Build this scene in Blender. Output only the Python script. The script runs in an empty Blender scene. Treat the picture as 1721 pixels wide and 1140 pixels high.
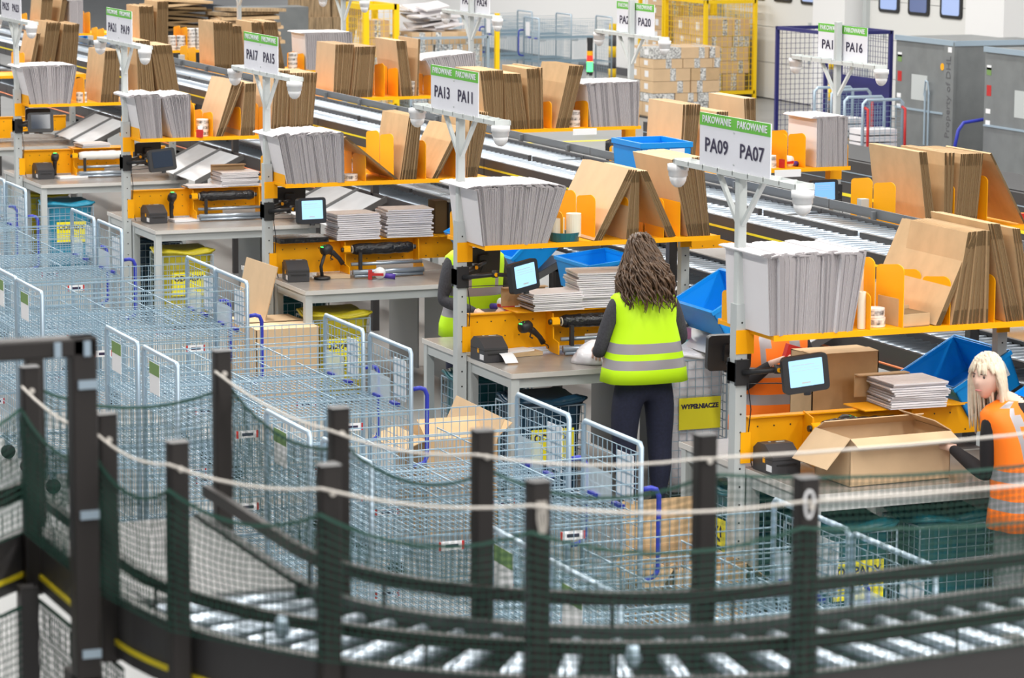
import bpy, math, random
from mathutils import Matrix, Vector
from math import sin, cos, pi, radians, hypot, atan2, sqrt
random.seed(7)
sc = bpy.context.scene
col = sc.collection

# ---------------------------------------------------------------- camera, world, lights, exposure
CAM_H = 4.18
pitch, yaw, roll = 0.1542, 0.3940, -0.0051
cy, sy, cp, sp = cos(yaw), sin(yaw), cos(pitch), sin(pitch)
fw = Vector((sy*cp, cy*cp, -sp)); rt = Vector((cy, -sy, 0)); dn = fw.cross(rt)
r2 = cos(roll)*rt + sin(roll)*dn
d2 = -sin(roll)*rt + cos(roll)*dn
cd = bpy.data.cameras.new('camera'); cam = bpy.data.objects.new('camera', cd); col.objects.link(cam)
R = Matrix((r2, -d2, -fw)).transposed().to_4x4()
cam.matrix_world = Matrix.Translation((0, 0, CAM_H)) @ R
cd.sensor_width = 36.0; cd.lens = 36.0*5238.2/1721.0
cd.clip_start = 0.5; cd.clip_end = 300
cd.dof.use_dof = True; cd.dof.focus_distance = 20.5; cd.dof.aperture_fstop = 6.2
sc.camera = cam

w = bpy.data.worlds.new('hall_light'); sc.world = w; w.use_nodes = True
w.node_tree.nodes['Background'].inputs[0].default_value = (0.93, 0.96, 1.0, 1)
w.node_tree.nodes['Background'].inputs[1].default_value = 0.26
def lamp(name, x, y, z, sx, sy_, power, colr=(1, 0.97, 0.92)):
    l = bpy.data.lights.new(name, 'AREA'); l.shape = 'RECTANGLE'; l.size = sx; l.size_y = sy_
    l.energy = power; l.color = colr
    o = bpy.data.objects.new(name, l); col.objects.link(o); o.location = (x, y, z); return o
for lx in (1.5, 7.0, 12.5, 19.0):
    for ly in (-7, 8, 24, 40, 58):  # first row, behind the camera, is added to brighten the upright orange panels
        lamp('unseen_strip_lamp', lx, ly, 8.6, 0.8, 12.0, 560)
vs = sc.view_settings
vs.view_transform = 'Standard'; vs.look = 'None'; vs.gamma = 1.0; vs.use_curve_mapping = False
vs.exposure = 0.42
try: sc.cycles.max_bounces = 6; sc.cycles.diffuse_bounces = 3; sc.cycles.glossy_bounces = 2; sc.cycles.transmission_bounces = 3; sc.cycles.transparent_max_bounces = 8
except Exception: pass

# ---------------------------------------------------------------- helpers
class MB:
    """collects shapes into one mesh"""
    def __init__(s, M=None): s.v = []; s.f = []; s.m = []; s.M = M
    def add(s, vs_, fs, m=0):
        b = len(s.v)
        for p in vs_:
            p = Vector(p); s.v.append(s.M @ p if s.M else p)
        for f in fs: s.f.append([b+i for i in f]); s.m.append(m)
    def box(s, x0, x1, y0, y1, z0, z1, m=0, T=None):
        P = [(x, y, z) for x in (x0, x1) for y in (y0, y1) for z in (z0, z1)]
        if T is not None: P = [T @ Vector(p) for p in P]
        s.add(P, [(0,1,3,2),(4,6,7,5),(0,4,5,1),(2,3,7,6),(0,2,6,4),(1,5,7,3)], m); return s
    def cbox(s, c, d, m=0, T=None):
        return s.box(c[0]-d[0]/2, c[0]+d[0]/2, c[1]-d[1]/2, c[1]+d[1]/2, c[2]-d[2]/2, c[2]+d[2]/2, m, T)
    def tube(s, pts, r, n=6, m=0, closed=False, caps=True, up=None):
        pts = [Vector(p) for p in pts]; N = len(pts); rr = r if isinstance(r, (list, tuple)) else [r]*N
        V = []; prev = None
        for i, p in enumerate(pts):
            a = pts[i-1] if i > 0 else (pts[-1] if closed else None); b = pts[i+1] if i < N-1 else (pts[0] if closed else None)
            t = ((p-a).normalized() if a is not None else Vector()) + ((b-p).normalized() if b is not None else Vector())
            if t.length < 1e-9: t = Vector((0, 0, 1))
            t.normalize()
            if prev is None:
                u = Vector(up) if up else (Vector((0, 0, 1)) if abs(t.z) < .9 else Vector((0, 1, 0)))
            else: u = prev
            u = u - t*u.dot(t)
            if u.length < 1e-6: u = t.orthogonal()
            u.normalize(); prev = u; v = t.cross(u)
            off = pi/n if n == 4 else 0
            for k in range(n):
                a_ = 2*pi*k/n+off; V.append(p + (u*cos(a_)+v*sin(a_))*rr[i])
        F = []
        for i in range(N if closed else N-1):
            j = (i+1) % N
            for k in range(n): F.append((i*n+k, i*n+(k+1) % n, j*n+(k+1) % n, j*n+k))
        if caps and not closed: F.append(tuple(range(n))[::-1]); F.append(tuple((N-1)*n+k for k in range(n)))
        s.add(V, F, m); return s
    def prism(s, poly, ext, m=0):
        n = len(poly); e = Vector(ext); P = [Vector(p) for p in poly]+[Vector(p)+e for p in poly]
        s.add(P, [tuple(range(n))[::-1], tuple(range(n, 2*n))]+[(i, (i+1) % n, n+(i+1) % n, n+i) for i in range(n)], m); return s
    def lathe(s, prof, c=(0, 0, 0), n=16, m=0, T=None):
        c = Vector(c); V = []
        for r_, z in prof:
            for k in range(n):
                p = Vector((r_*cos(2*pi*k/n), r_*sin(2*pi*k/n), z))
                if T is not None: p = T @ p
                V.append(c+p)
        F = []
        for i in range(len(prof)-1):
            for k in range(n): F.append((i*n+k, i*n+(k+1) % n, (i+1)*n+(k+1) % n, (i+1)*n+k))
        F.append(tuple(range(n))[::-1]); F.append(tuple((len(prof)-1)*n+k for k in range(n)))
        s.add(V, F, m); return s
    def rings(s, R_, m=0, cap=True, mf=None):
        n = len(R_[0]); V = [p for r_ in R_ for p in r_]; b = len(s.v)
        s.add(V, [], m)
        for i in range(len(R_)-1):
            for k in range(n):
                s.f.append([b+i*n+k, b+i*n+(k+1) % n, b+(i+1)*n+(k+1) % n, b+(i+1)*n+k]); s.m.append(mf(i, k) if mf else m)
        if cap:
            s.f.append([b+k for k in range(n)][::-1]); s.m.append(mf(0, 0) if mf else m)
            s.f.append([b+(len(R_)-1)*n+k for k in range(n)]); s.m.append(mf(len(R_)-2, 0) if mf else m)
        return s
    def quad(s, a, b, c, d, m=0): s.add([a, b, c, d], [(0, 1, 2, 3)], m); return s
    def mesh(s, name, mats, smooth=False):
        me = bpy.data.meshes.new(name); me.from_pydata([tuple(p) for p in s.v], [], s.f)
        for x in (mats if isinstance(mats, (list, tuple)) else [mats]): me.materials.append(x)
        me.polygons.foreach_set('material_index', s.m)
        if smooth: me.polygons.foreach_set('use_smooth', [True]*len(me.polygons))
        me.update(); return me
    def build(s, name, mats, parent=None, smooth=False, loc=None):
        o = bpy.data.objects.new(name, s.mesh(name, mats, smooth)); col.objects.link(o)
        if loc is not None: o.location = loc
        if parent is not None: o.parent = parent
        return o

def rbox(mb, x0, x1, y0, y1, z0, z1, r, axis='z', m=0, n=4):
    """box with rounded corners around an axis"""
    if axis == 'z': a0, a1, b0, b1, e0, e1 = x0, x1, y0, y1, z0, z1
    elif axis == 'y': a0, a1, b0, b1, e0, e1 = x0, x1, z0, z1, y0, y1
    else: a0, a1, b0, b1, e0, e1 = y0, y1, z0, z1, x0, x1
    P = []
    for ca, cb, st in ((a1-r, b1-r, 0), (a0+r, b1-r, pi/2), (a0+r, b0+r, pi), (a1-r, b0+r, 1.5*pi)):
        for k in range(n+1):
            t = st+pi/2*k/n; P.append((ca+r*cos(t), cb+r*sin(t)))
    f = {'z': lambda a, b, e: (a, b, e), 'y': lambda a, b, e: (a, e, b), 'x': lambda a, b, e: (e, a, b)}[axis]
    ext = {'z': (0, 0, e1-e0), 'y': (0, e1-e0, 0), 'x': (e1-e0, 0, 0)}[axis]
    mb.prism([f(a, b, e0) for a, b in P], ext, m)
    return mb

def tag(o, label=None, cat=None, group=None, kind=None):
    if label: o['label'] = label
    if cat: o['category'] = cat
    if group: o['group'] = group
    if kind: o['kind'] = kind
    return o
def thing(name, label, cat, loc=(0, 0, 0), rotz=0, group=None):
    o = bpy.data.objects.new(name, None); col.objects.link(o); o.location = loc; o.rotation_euler = (0, 0, rotz)
    o.empty_display_size = .1
    return tag(o, label, cat, group)
def dup(src, loc=None, label=None, group=None, rot=None, skip=()):
    r_ = src.copy(); col.objects.link(r_)
    if loc is not None: r_.location = loc
    if rot is not None: r_.rotation_euler = rot
    if label: r_['label'] = label
    if group: r_['group'] = group
    def rec(a, b):
        for ch in list(a.children):
            if ch.name.split('.')[0] in skip: continue
            c = ch.copy(); col.objects.link(c); c.parent = b; rec(ch, c)
    rec(src, r_)
    return r_
def text_obj(txt, size, mat, parent, T, name='lettering', squeeze=1.0, align='CENTER', bold=0.0):
    cu = bpy.data.curves.new(name, 'FONT'); cu.body = txt; cu.size = size; cu.align_x = align; cu.align_y = 'CENTER'
    cu.extrude = 0.0006; cu.offset = bold; cu.resolution_u = 2
    o = bpy.data.objects.new(name+'_tmp', cu); col.objects.link(o)
    bpy.context.view_layer.update()
    me = bpy.data.meshes.new_from_object(o); bpy.data.objects.remove(o); bpy.data.curves.remove(cu)
    me.transform(T @ Matrix.Diagonal((squeeze, 1, 1, 1))); me.materials.clear(); me.materials.append(mat)
    t = bpy.data.objects.new(name, me); col.objects.link(t); t.parent = parent
    return t
def face_T(o, right, up):
    """matrix that lays text (x right, y up) at o"""
    r_ = Vector(right).normalized(); u = Vector(up).normalized(); n = r_.cross(u)
    M = Matrix((r_, u, n)).transposed().to_4x4(); return Matrix.Translation(o) @ M

# ---------------------------------------------------------------- materials
MATS = {}
def mat(name, c, rough=.5, metal=0, emit=None, es=1, noise=0, nscale=20, c2=None, alpha=None, spec=None, trans=0, bump=0, bscale=60, stretch=None):
    m = bpy.data.materials.new(name); m.use_nodes = True; nt = m.node_tree; b = nt.nodes['Principled BSDF']
    b.inputs['Base Color'].default_value = (*c, 1); b.inputs['Roughness'].default_value = rough; b.inputs['Metallic'].default_value = metal
    if spec is not None: b.inputs['Specular IOR Level'].default_value = spec
    if emit: b.inputs['Emission Color'].default_value = (*emit, 1); b.inputs['Emission Strength'].default_value = es
    if alpha is not None: b.inputs['Alpha'].default_value = alpha
    if trans: b.inputs['Transmission Weight'].default_value = trans
    if noise or bump:
        tc = nt.nodes.new('ShaderNodeTexCoord'); src = tc.outputs['Object']
        if stretch:
            mp = nt.nodes.new('ShaderNodeMapping'); mp.inputs['Scale'].default_value = stretch; nt.links.new(src, mp.inputs['Vector']); src = mp.outputs['Vector']
    if noise:
        n = nt.nodes.new('ShaderNodeTexNoise'); n.inputs['Scale'].default_value = nscale; n.inputs['Detail'].default_value = 4
        nt.links.new(src, n.inputs['Vector'])
        mx = nt.nodes.new('ShaderNodeMix'); mx.data_type = 'RGBA'
        d = c2 or tuple(max(0, x*(1-noise)) for x in c)
        mx.inputs['A'].default_value = (*c, 1); mx.inputs['B'].default_value = (*d, 1)
        rp = nt.nodes.new('ShaderNodeMapRange'); rp.inputs['From Min'].default_value = .35; rp.inputs['From Max'].default_value = .7
        nt.links.new(n.outputs['Fac'], rp.inputs['Value']); nt.links.new(rp.outputs['Result'], mx.inputs['Factor'])
        nt.links.new(mx.outputs['Result'], b.inputs['Base Color'])
    if bump:
        n2 = nt.nodes.new('ShaderNodeTexNoise'); n2.inputs['Scale'].default_value = bscale; nt.links.new(src, n2.inputs['Vector'])
        bp = nt.nodes.new('ShaderNodeBump'); bp.inputs['Strength'].default_value = bump; bp.inputs['Distance'].default_value = .02
        nt.links.new(n2.outputs['Fac'], bp.inputs['Height']); nt.links.new(bp.outputs['Normal'], b.inputs['Normal'])
    MATS[name] = m; return m
M_floor = mat('concrete_floor', (.29, .29, .285), .35, noise=.14, nscale=1.3)
M_white = mat('white_wall', (.82, .82, .82), .6)
M_door = mat('dock_door_panel', (.74, .74, .72), .5)
M_black = mat('black_plastic', (.018, .018, .02), .45)
M_dark = mat('dark_profile', (.022, .018, .017), .5)
M_rail = mat('dark_conveyor_rail', (.050, .047, .048), .45)
M_railg = mat('grey_guide_rail', (.17, .18, .19), .45, metal=.3)
M_yline = mat('yellow_line', (.9, .72, .02), .5)
M_roller = mat('zinc_roller', (.42, .48, .55), .3, metal=.7)
M_galv = mat('galvanised_wire', (.36, .50, .60), .33, metal=.55)
M_galvp = mat('galvanised_tube', (.43, .54, .64), .36, metal=.45)
M_blue = mat('blue_handle', (.025, .04, .42), .4)
M_steel = mat('grey_steel_post', (.50, .53, .53), .45)
M_sheet = mat('steel_sheet', (.70, .71, .73), .34, metal=.25, noise=.1, nscale=6)
M_sheetd = mat('dull_steel_edge', (.17, .17, .17), .5, metal=.3)
M_table = mat('grey_table_top', (.31, .285, .26), .22, noise=.14, nscale=7)
M_tedge = mat('table_edge', (.62, .60, .57), .4)
M_orange = mat('orange_steel', (1.0, .44, .002), .5, spec=.25)
M_kraft = mat('kraft_board', (.60, .415, .235), .8, noise=.12, nscale=9, spec=.2)
M_kraft2 = mat('kraft_board_pale', (.68, .485, .30), .8, noise=.08, nscale=7, spec=.2)
M_kedge = mat('board_edge', (.20, .13, .066), .9, spec=.1)
M_kedged = mat('board_edge_flap', (.115, .074, .036), .9, spec=.1)
M_env = mat('white_envelope', (.80, .77, .79), .55)
M_enve2 = mat('envelope_gap_shade', (.20, .185, .195), .8)  # darker edge tone, shade of the gaps put into the colour
M_gapshade = mat('roller_gap_shade', (.03, .03, .032), .7)  # near-black tone standing in for shade below the rollers
M_plate = mat('dull_plate', (.22, .22, .22), .55, noise=.15, nscale=8)
M_under = mat('under_sheet', (.28, .28, .285), .35)
M_pocket = mat('clear_pocket', (.75, .83, .88), .2, alpha=.4)
M_enve = mat('envelope_edge_shade', (.34, .315, .325), .75)  # grey tone carries the shadow along envelope edges in its colour
M_sign = mat('sign_white', (.80, .80, .86), .4)
M_green = mat('sign_green', (.14, .52, .05), .45)
M_ink = mat('sign_ink', (.03, .022, .06), .5)
M_cam = mat('white_camera_plastic', (.76, .76, .77), .3)
M_arm = mat('white_steel_arm', (.60, .63, .62), .4)
M_printer = mat('printer_plastic', (.045, .045, .05), .45)
M_amber = mat('amber_button', (.95, .42, .0), .4)
M_screen = mat('lit_screen', (.1, .2, .3), .2, emit=(.40, .68, 1.0), es=.85)
M_screen2 = mat('screen_panel', (.1, .2, .3), .2, emit=(.17, .40, .9), es=.8)
M_off = mat('dark_screen', (.02, .03, .05), .12)
M_film = mat('black_film', (.012, .012, .014), .16, bump=.5, bscale=45)
M_wfilm = mat('white_foam_roll', (.82, .81, .78), .6)
M_binb = mat('blue_crate', (.0, .28, .78), .38)
M_binc = mat('blue_crate_inside', (.0, .22, .72), .45)
M_bagy = mat('yellow_bag', (.60, .50, .02), .35, bump=.6, bscale=12)
M_bagb = mat('blue_bag', (.03, .32, .50), .3, bump=.6, bscale=12)
M_bagn = mat('dark_bag', (.012, .045, .085), .25, bump=.6, bscale=12)
M_bagt = mat('teal_bag', (.01, .12, .15), .3, bump=.5, bscale=12)
M_bagw = mat('clear_bag', (.80, .78, .82), .25, bump=.6, bscale=14)
M_ysign = mat('yellow_card', (.90, .80, .02), .5)
M_net = mat('green_net', (.005, .046, .031), .8)
M_rope = mat('pale_rope', (.62, .58, .53), .6)
M_green_led = mat('green_led', (0, .4, .1), .4, emit=(.05, 1, .1), es=3)
M_red = mat('red_plastic', (.5, .02, .02), .4)
M_purple = mat('violet_plastic', (.07, .03, .30), .4)
M_paper = mat('white_paper', (.82, .82, .84), .6)
M_card = mat('green_card', (.16, .28, .08), .6)
M_tape = mat('white_tape', (.78, .78, .77), .5)
M_cream = mat('cream_roll', (.83, .76, .62), .6)
M_yel = mat('yellow_steel', (.95, .62, .0), .4)
M_navy = mat('navy_steel', (.02, .02, .14), .45)
M_hiviz = mat('yellow_hi_vis', (.56, .93, .0), .6, emit=(.5, .9, 0), es=.0)
M_hivo = mat('orange_hi_vis', (1.0, .20, .004), .6)
M_refl = mat('reflective_band', (.36, .34, .36), .35, metal=.2)
M_fleece = mat('grey_fleece', (.055, .055, .065), .9, noise=.3, nscale=80)
M_denim = mat('dark_denim', (.014, .018, .045), .85, noise=.3, nscale=60)
M_blackc = mat('black_cloth', (.012, .010, .012), .85)
M_gjean = mat('grey_jeans', (.21, .22, .23), .85, noise=.3, nscale=50)
M_skin = mat('skin', (.76, .50, .40), .5)
M_hairb = mat('brown_hair', (.055, .030, .017), .45, noise=.6, nscale=35, c2=(.14, .078, .04))
M_hairbl = mat('blond_hair', (.82, .69, .53), .4, noise=.2, nscale=30)
M_lips = mat('lips', (.55, .20, .18), .4)
M_eye = mat('eye_dark', (.06, .04, .035), .3)
M_cont = mat('grey_container', (.25, .265, .27), .42, metal=.35, noise=.15, nscale=4)
M_blueg = mat('pocket_film', (.72, .80, .86), .25)
M_pink = mat('pink_card', (.85, .35, .55), .5)
M_cyan = mat('pale_cyan_card', (.30, .65, .70), .5)
M_glass = mat('window_view', (.25, .3, .45), .08, emit=(.30, .42, .75), es=.5)
M_glassd = mat('window_view_dim', (.1, .12, .2), .08, emit=(.10, .14, .30), es=.5)
M_skirt = mat('dark_skirting', (.10, .10, .11), .6)
M_bale = mat('baled_board', (.46, .32, .18), .8, noise=.55, nscale=6, stretch=(6, 6, .6))
M_orcord = mat('orange_cord', (.85, .22, .06), .5)
M_bagbig = mat('milky_plastic', (.72, .71, .72), .35, bump=.8, bscale=5)
M_labelp = mat('printed_tape', (.82, .82, .80), .5, noise=1, nscale=35, c2=(.08, .08, .09))
# ---------------------------------------------------------------- the hall
fl = MB().box(-6, 40, -4, 112, -.1, 0).build('floor', M_floor); fl['kind'] = 'structure'
wl = MB().box(25.0, 25.25, 15, 112, 0, 9).build('wall_right', M_white); wl['kind'] = 'structure'
wb = MB().box(-6, 25.25, 112, 112.3, 0, 9).build('wall_back', M_white); wb['kind'] = 'structure'
sk = MB().box(24.96, 25.0, 15, 112, 0, .14).build('baseboard_right', M_skirt); sk['kind'] = 'structure'
def dock_door(n, y0, y1, wins, viewm):
    d = MB(); 
    for i in range(6): d.box(24.93, 24.99, y0, y1, .02+i*.62, .02+i*.62+.612)
    do = d.build(f'door_{n}', M_door); do['kind'] = 'structure'
    fr = MB().box(24.86, 25, y1, y1+.13, 0, 4.4).box(24.86, 25, y0-.13, y0, 0, 4.4).build('door_frame', M_steel, do)
    for i, y in enumerate(wins):
        f = MB(); rbox(f, 24.905, 24.93, y-.33, y+.33, 1.70, 2.10, .06, 'x'); fo = f.build('window_frame', M_black, do)
        g = MB(); rbox(g, 24.898, 24.906, y-.26, y+.26, 1.75, 2.05, .04, 'x'); g.build('pane', viewm[i % len(viewm)], fo)
    for y, z in ((y0+.5, 1.35), (y1-.5, 1.35), (y0+.5, .75), (y1-.5, .75)):
        MB().box(24.9, 24.93, y-.03, y+.03, z-.05, z+.05).build('bracket', M_steel, do)
dock_door(1, 41.55, 44.85, (42.25, 43.25, 44.2), [M_glass, M_glassd, M_glass])
dock_door(2, 46.4, 50.2, (46.9, 47.9, 48.9), [M_glass, M_glassd, M_glass])
pil = MB().box(24.55, 25, 40.1, 41.2, 0, 9).build('trim_1', M_white); pil['kind'] = 'structure'
pil2 = MB().box(24.6, 25, 45.1, 46.2, 0, 9).build('trim_2', M_white); pil2['kind'] = 'structure'
for i, (x0, x1, y0, y1) in enumerate([(15.9, 19.5, 38.0, 38.12), (16, 16.12, 36, 42), (17.5, 21, 42, 42.12), (17.0, 17.1, 29, 33)]):
    s_ = MB().box(x0, x1, y0, y1, 0, .004).build(f'floor_line_{i+1}', M_yline); s_['kind'] = 'structure'

# ---------------------------------------------------------------- foreground curved roller conveyor
CX, CY, ZR = 3.21, 7.11, 2.43
A0, A1 = pi, radians(276)
TD = Vector((cos(A1+pi/2), sin(A1+pi/2), 0))
def track(r, z, y_end=7.86, run=2.2, n=26):
    P = [Vector((CX-r, y_end, z)), Vector((CX-r, CY+.3, z))]
    for i in range(n+1):
        a = A0+(A1-A0)*i/n; P.append(Vector((CX+r*cos(a), CY+r*sin(a), z)))
    e = P[-1]
    for t in (.35, .9, 1.5, run): P.append(e+TD*t)
    return P
def at_arc(r, a, z):
    if a <= A1: return Vector((CX+r*cos(a), CY+r*sin(a), z))
    return Vector((CX+r*cos(A1), CY+r*sin(A1), z))+TD*(a-A1)*1.08
def band(mb, pts, thick, h, m=0):
    """strip standing along a path: pts at the bottom, thickness to the left"""
    n = len(pts); L = []; 
    for i, p in enumerate(pts):
        t = (pts[min(i+1, n-1)]-pts[max(i-1, 0)]).normalized(); s = Vector((-t.y, t.x, 0))*thick
        L.append((p, p+s, p+s+Vector((0, 0, h)), p+Vector((0, 0, h))))
    mb.rings(L, m)
cv = thing('curved_roller_conveyor', 'dark curved roller conveyor running across the very front below the green net', 'conveyor', (CX, CY, 0))
def lk(mb, name, m, parent=None, smooth=False):
    mb.M = Matrix.Translation((-CX, -CY, 0)); 
    mb.v = [mb.M @ p for p in mb.v]; return mb.build(name, m, parent or cv, smooth)
b = MB(); band(b, track(1.27, ZR-.15), -.03, .15); ro = lk(b, 'outer_rail', M_rail)
b = MB(); band(b, track(1.302, ZR-.118), -.003, .013); lk(b, 'stripe', M_yline, ro)
b = MB(); band(b, track(.86, ZR-.13), .03, .135); lk(b, 'inner_rail', M_rail)
b = MB(); band(b, track(1.245, ZR+.045), -.02, .028); lk(b, 'outer_guard_rail', M_dark)
b = MB(); band(b, track(.835, ZR+.05), .02, .03); lk(b, 'inner_guard_rail', M_dark)
for i in range(6):
    a = A0+(A1-A0)*(i+.5)/5
    for r_ in (1.262, .85):
        p = at_arc(r_, a, ZR); lk(MB().tube([p+Vector((0, 0, -.02)), p+Vector((0, 0, .06))], .004, 6), 'guard_bracket', M_dark)
b = MB(); band(b, track(1.25, ZR-.11), .36, .012); lk(b, 'gap_shade_sheet', M_gapshade)  # dark sheet added so the gaps between rollers read as shade
k = 0; a = A0+radians(8)
while a < A1+1.9:
    p, q = at_arc(.875, a, ZR-.028), at_arc(1.255, a, ZR-.028)
    lk(MB().tube([p, p+(q-p)*.03, p+(q-p)*.97, q], [.008, .018, .025, .01], 12), 'roller', M_roller, None, True)
    a += radians(6.0) if a < A1 else .092
b = MB().box(CX-1.27, CX-.87, 6.98, 7.84, ZR-.012, ZR+.002); lk(b, 'transfer_plate', M_plate)
b = MB()
for t in (.4, 1.45):
    for r_ in (.9, 1.25):
        p = at_arc(r_, A0+t, 0); b.tube([p, p+Vector((0, 0, ZR-.1))], .022, 4)
lk(b, 'support_leg', M_rail)
for (x, y) in ((1.86, 7.72), (1.955, 7.5)):
    lk(MB().tube([(x, y, 0), (x, y, ZR-.12)], .033, 4), 'support_leg', M_rail)
for (x, y) in ((2.37, 5.98), (3.72, 5.93)):
    g = lk(MB().box(x-.028, x+.028, y-.01, y+.05, ZR-.06, ZR-.008), 'sensor', M_black)
    lk(MB().cbox((x, y-.012, ZR-.028), (.009, .006, .018)), 'sensor_light', M_green_led, g)
b = MB()
for t in (.55, 1.2):
    p = at_arc(1.27, A0+t, ZR+.02); b.lathe([(.012, 0), (.02, .02), (.012, .05)], p, 10)
lk(b, 'reflector', M_galvp, None, True)
# merging branch at the left
br = thing('merge_conveyor', 'short dark conveyor branch with yellow stripe joining the curve at the left edge', 'conveyor', (1.93, 7.88, 0))
u_ = Vector((-.69, -.724, 0)); w_ = Vector((-.724, .69, 0)); o_ = Vector((0, 0, 0))
def strip(mb, a, b_, th, z0, z1, m=0):
    d = (b_-a).normalized(); s = Vector((-d.y, d.x, 0))*th
    mb.prism([a+Vector((0, 0, z0)), b_+Vector((0, 0, z0)), b_+s+Vector((0, 0, z0)), a+s+Vector((0, 0, z0))], (0, 0, z1-z0), m)
b = MB(); strip(b, o_, u_*1.3, -.03, ZR-.15, ZR); s0 = b.build('side_rail', M_rail, br)
b = MB(); strip(b, o_+u_*.06-w_*.001, u_*1.3-w_*.001, .003, ZR-.118, ZR-.105); b.build('stripe', M_yline, s0)
b = MB(); strip(b, w_*.45, w_*.45+u_*1.3, .03, ZR-.15, ZR); b.build('side_rail', M_rail, br)
b = MB(); strip(b, o_+u_*.05, u_*1.3, -.02, ZR+.085, ZR+.13); b.build('guard_rail', M_dark, br)
b = MB(); strip(b, w_*.46, w_*.46+u_*1.3, .02, ZR+.085, ZR+.13); b.build('guard_rail', M_dark, br)
for i in range(11):
    c = u_*(.12+.11*i)+Vector((0, 0, ZR-.028)); MB().tube([c+w_*.04, c+w_*.43], .024, 10).build('roller', M_roller, br, True)
b = MB()
for c in (u_*.9+w_*.03, u_*.9+w_*.43): b.tube([c, c+Vector((0, 0, ZR-.1))], .022, 4)
b.build('support_leg', M_rail, br)

# fence posts
H_P = .437
near_p = [(1.895, 7.80), (1.9, 7.07), (1.955, 6.665), (2.185, 6.29), (2.54, 5.962), (3.09, 5.79), (4.75, 5.96)]
far_p = [(2.437, 7.88), (2.44, 6.95), (2.651, 6.55), (3.109, 6.322), (4.85, 6.50)]
npn = ['at the corner where the branch joins', 'half hidden behind the tall frame leg', 'with a worn brown cap, beside the tall frame', 'shorter, directly before another post', 'with pale cord knotted round its top', 'with a pale ring mark on its top', 'beyond the right edge']
fpn = ['rising beside the steel transfer plate', 'tall, directly behind a nearer post', 'in front of the leaning carton sheets', 'in front of the woman in the yellow vest', 'beyond the right edge']
def post(p, label, wire_side):
    t = thing('fence_post', label, 'post', (p[0], p[1], ZR-.16), 0, 'dark posts of the conveyor net fence')
    b = MB(); rbox(b, -.023, .023, -.023, .023, 0, .16+H_P, .006, 'z', 0, 2); b.build('upright', M_dark, t)
    b = MB(); rbox(b, -.0245, .0245, -.0245, .0245, .16+H_P, .163+H_P, .006, 'z', 0, 2); b.build('end_cap', M_black, t)
    MB().tube([(0, -.03, .54), (0, .03, .54)], .007, 8).build('cord_clip', M_rope, t)
    return t
for i, p in enumerate(near_p): 
    t = post(p, 'dark near side post ' + npn[i], -1)
    if i == 5:
        pts = [(-.006+.012*cos(a)*(1 if a < pi else .8), -.0255, .545+.030*sin(a)) for a in [2*pi*q/14 for q in range(14)]]
        MB().tube(pts, .0032, 6, closed=True).build('pale_ring', M_paper, t)
    if i == 4:
        b = MB()
        for q in range(4): b.tube([(-.012+.006*q, -.026, .56), (-.012+.007*q, -.028, .52), (-.006+.004*q, -.026, .49)], .0025, 5)
        b.build('cord_knot', M_rope, t)
for i, p in enumerate(far_p): post(p, 'dark far side post ' + fpn[i], 1)
post((1.97, 8.06), 'dark post behind the net at the left, between corner post and tall frame', 1)
# pale cords between post tops
def cord(pp, name, label, dz, off):
    P = []
    for i in range(len(pp)-1):
        a, c = Vector((pp[i][0], pp[i][1], 0)), Vector((pp[i+1][0], pp[i+1][1], 0))
        for q in range(6):
            t = q/6; P.append(a+(c-a)*t+Vector((0, 0, ZR+H_P-dz-.02*4*t*(1-t))))
    P.append(Vector((pp[-1][0], pp[-1][1], ZR+H_P-dz)))
    b = MB(); b.tube([p+Vector((off, -abs(off), 0)) for p in P], .0036, 5)
    tag(b.build(name, M_rope), label, 'cord')
cord(near_p, 'safety_rope', 'pale cord strung between the near post tops', .045, -.026)
cord(far_p, 'safety_rope', 'pale cord strung between the far post tops', .05, -.026)
# nets
def net(pp, z0, sag, cell, name, label, zt=ZR+.335, th=.0016):
    seg = []
    for i in range(len(pp)-1):
        a, c = Vector((pp[i][0], pp[i][1], 0)), Vector((pp[i+1][0], pp[i+1][1], 0)); L = (c-a).length; n = max(2, int(L/cell))
        for q in range(n): seg.append((a+(c-a)*(q/n), 4*(q/n)*(1-q/n)*min(1, L/.4)))
    seg.append((Vector((pp[-1][0], pp[-1][1], 0)), 0))
    b = MB(); nz = int((zt-z0)/cell); rows = [[] for _ in range(nz+1)]
    for p, s in seg:
        top = zt-sag*s; colp = []
        wob = random.uniform(-.004, .004)
        for j in range(nz+1):
            q = p+Vector((wob*sin(j*.7), wob*cos(j*.5), z0+(top-z0)*j/nz)); colp.append(q); rows[j].append(q)
        b.tube(colp, th, 3, caps=False)
    for j, rw in enumerate(rows): b.tube(rw, th*3.2 if j == nz else th, 3, caps=False)
    tag(b.build(name, M_net), label, 'net')
off_near = [(p[0]-.03, p[1]-.03) for p in near_p]
net([(1.2, 7.02)]+off_near, ZR+.01, .05, .0175, 'safety_net', 'dark green net stretched along the near fence posts')
off_far = [(p[0]+.03, p[1]+.03) for p in far_p]
net([(1.97, 8.1)]+off_far, ZR+.01, .06, .0185, 'safety_net', 'dark green net stretched along the far fence posts')
net([(1.3, 7.15), (1.9, 7.76), (1.915, 7.0)], 1.35, .0, .02, 'safety_net', 'fine dark net hanging below the conveyor at the lower left', ZR-.17, .0018)
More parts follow.
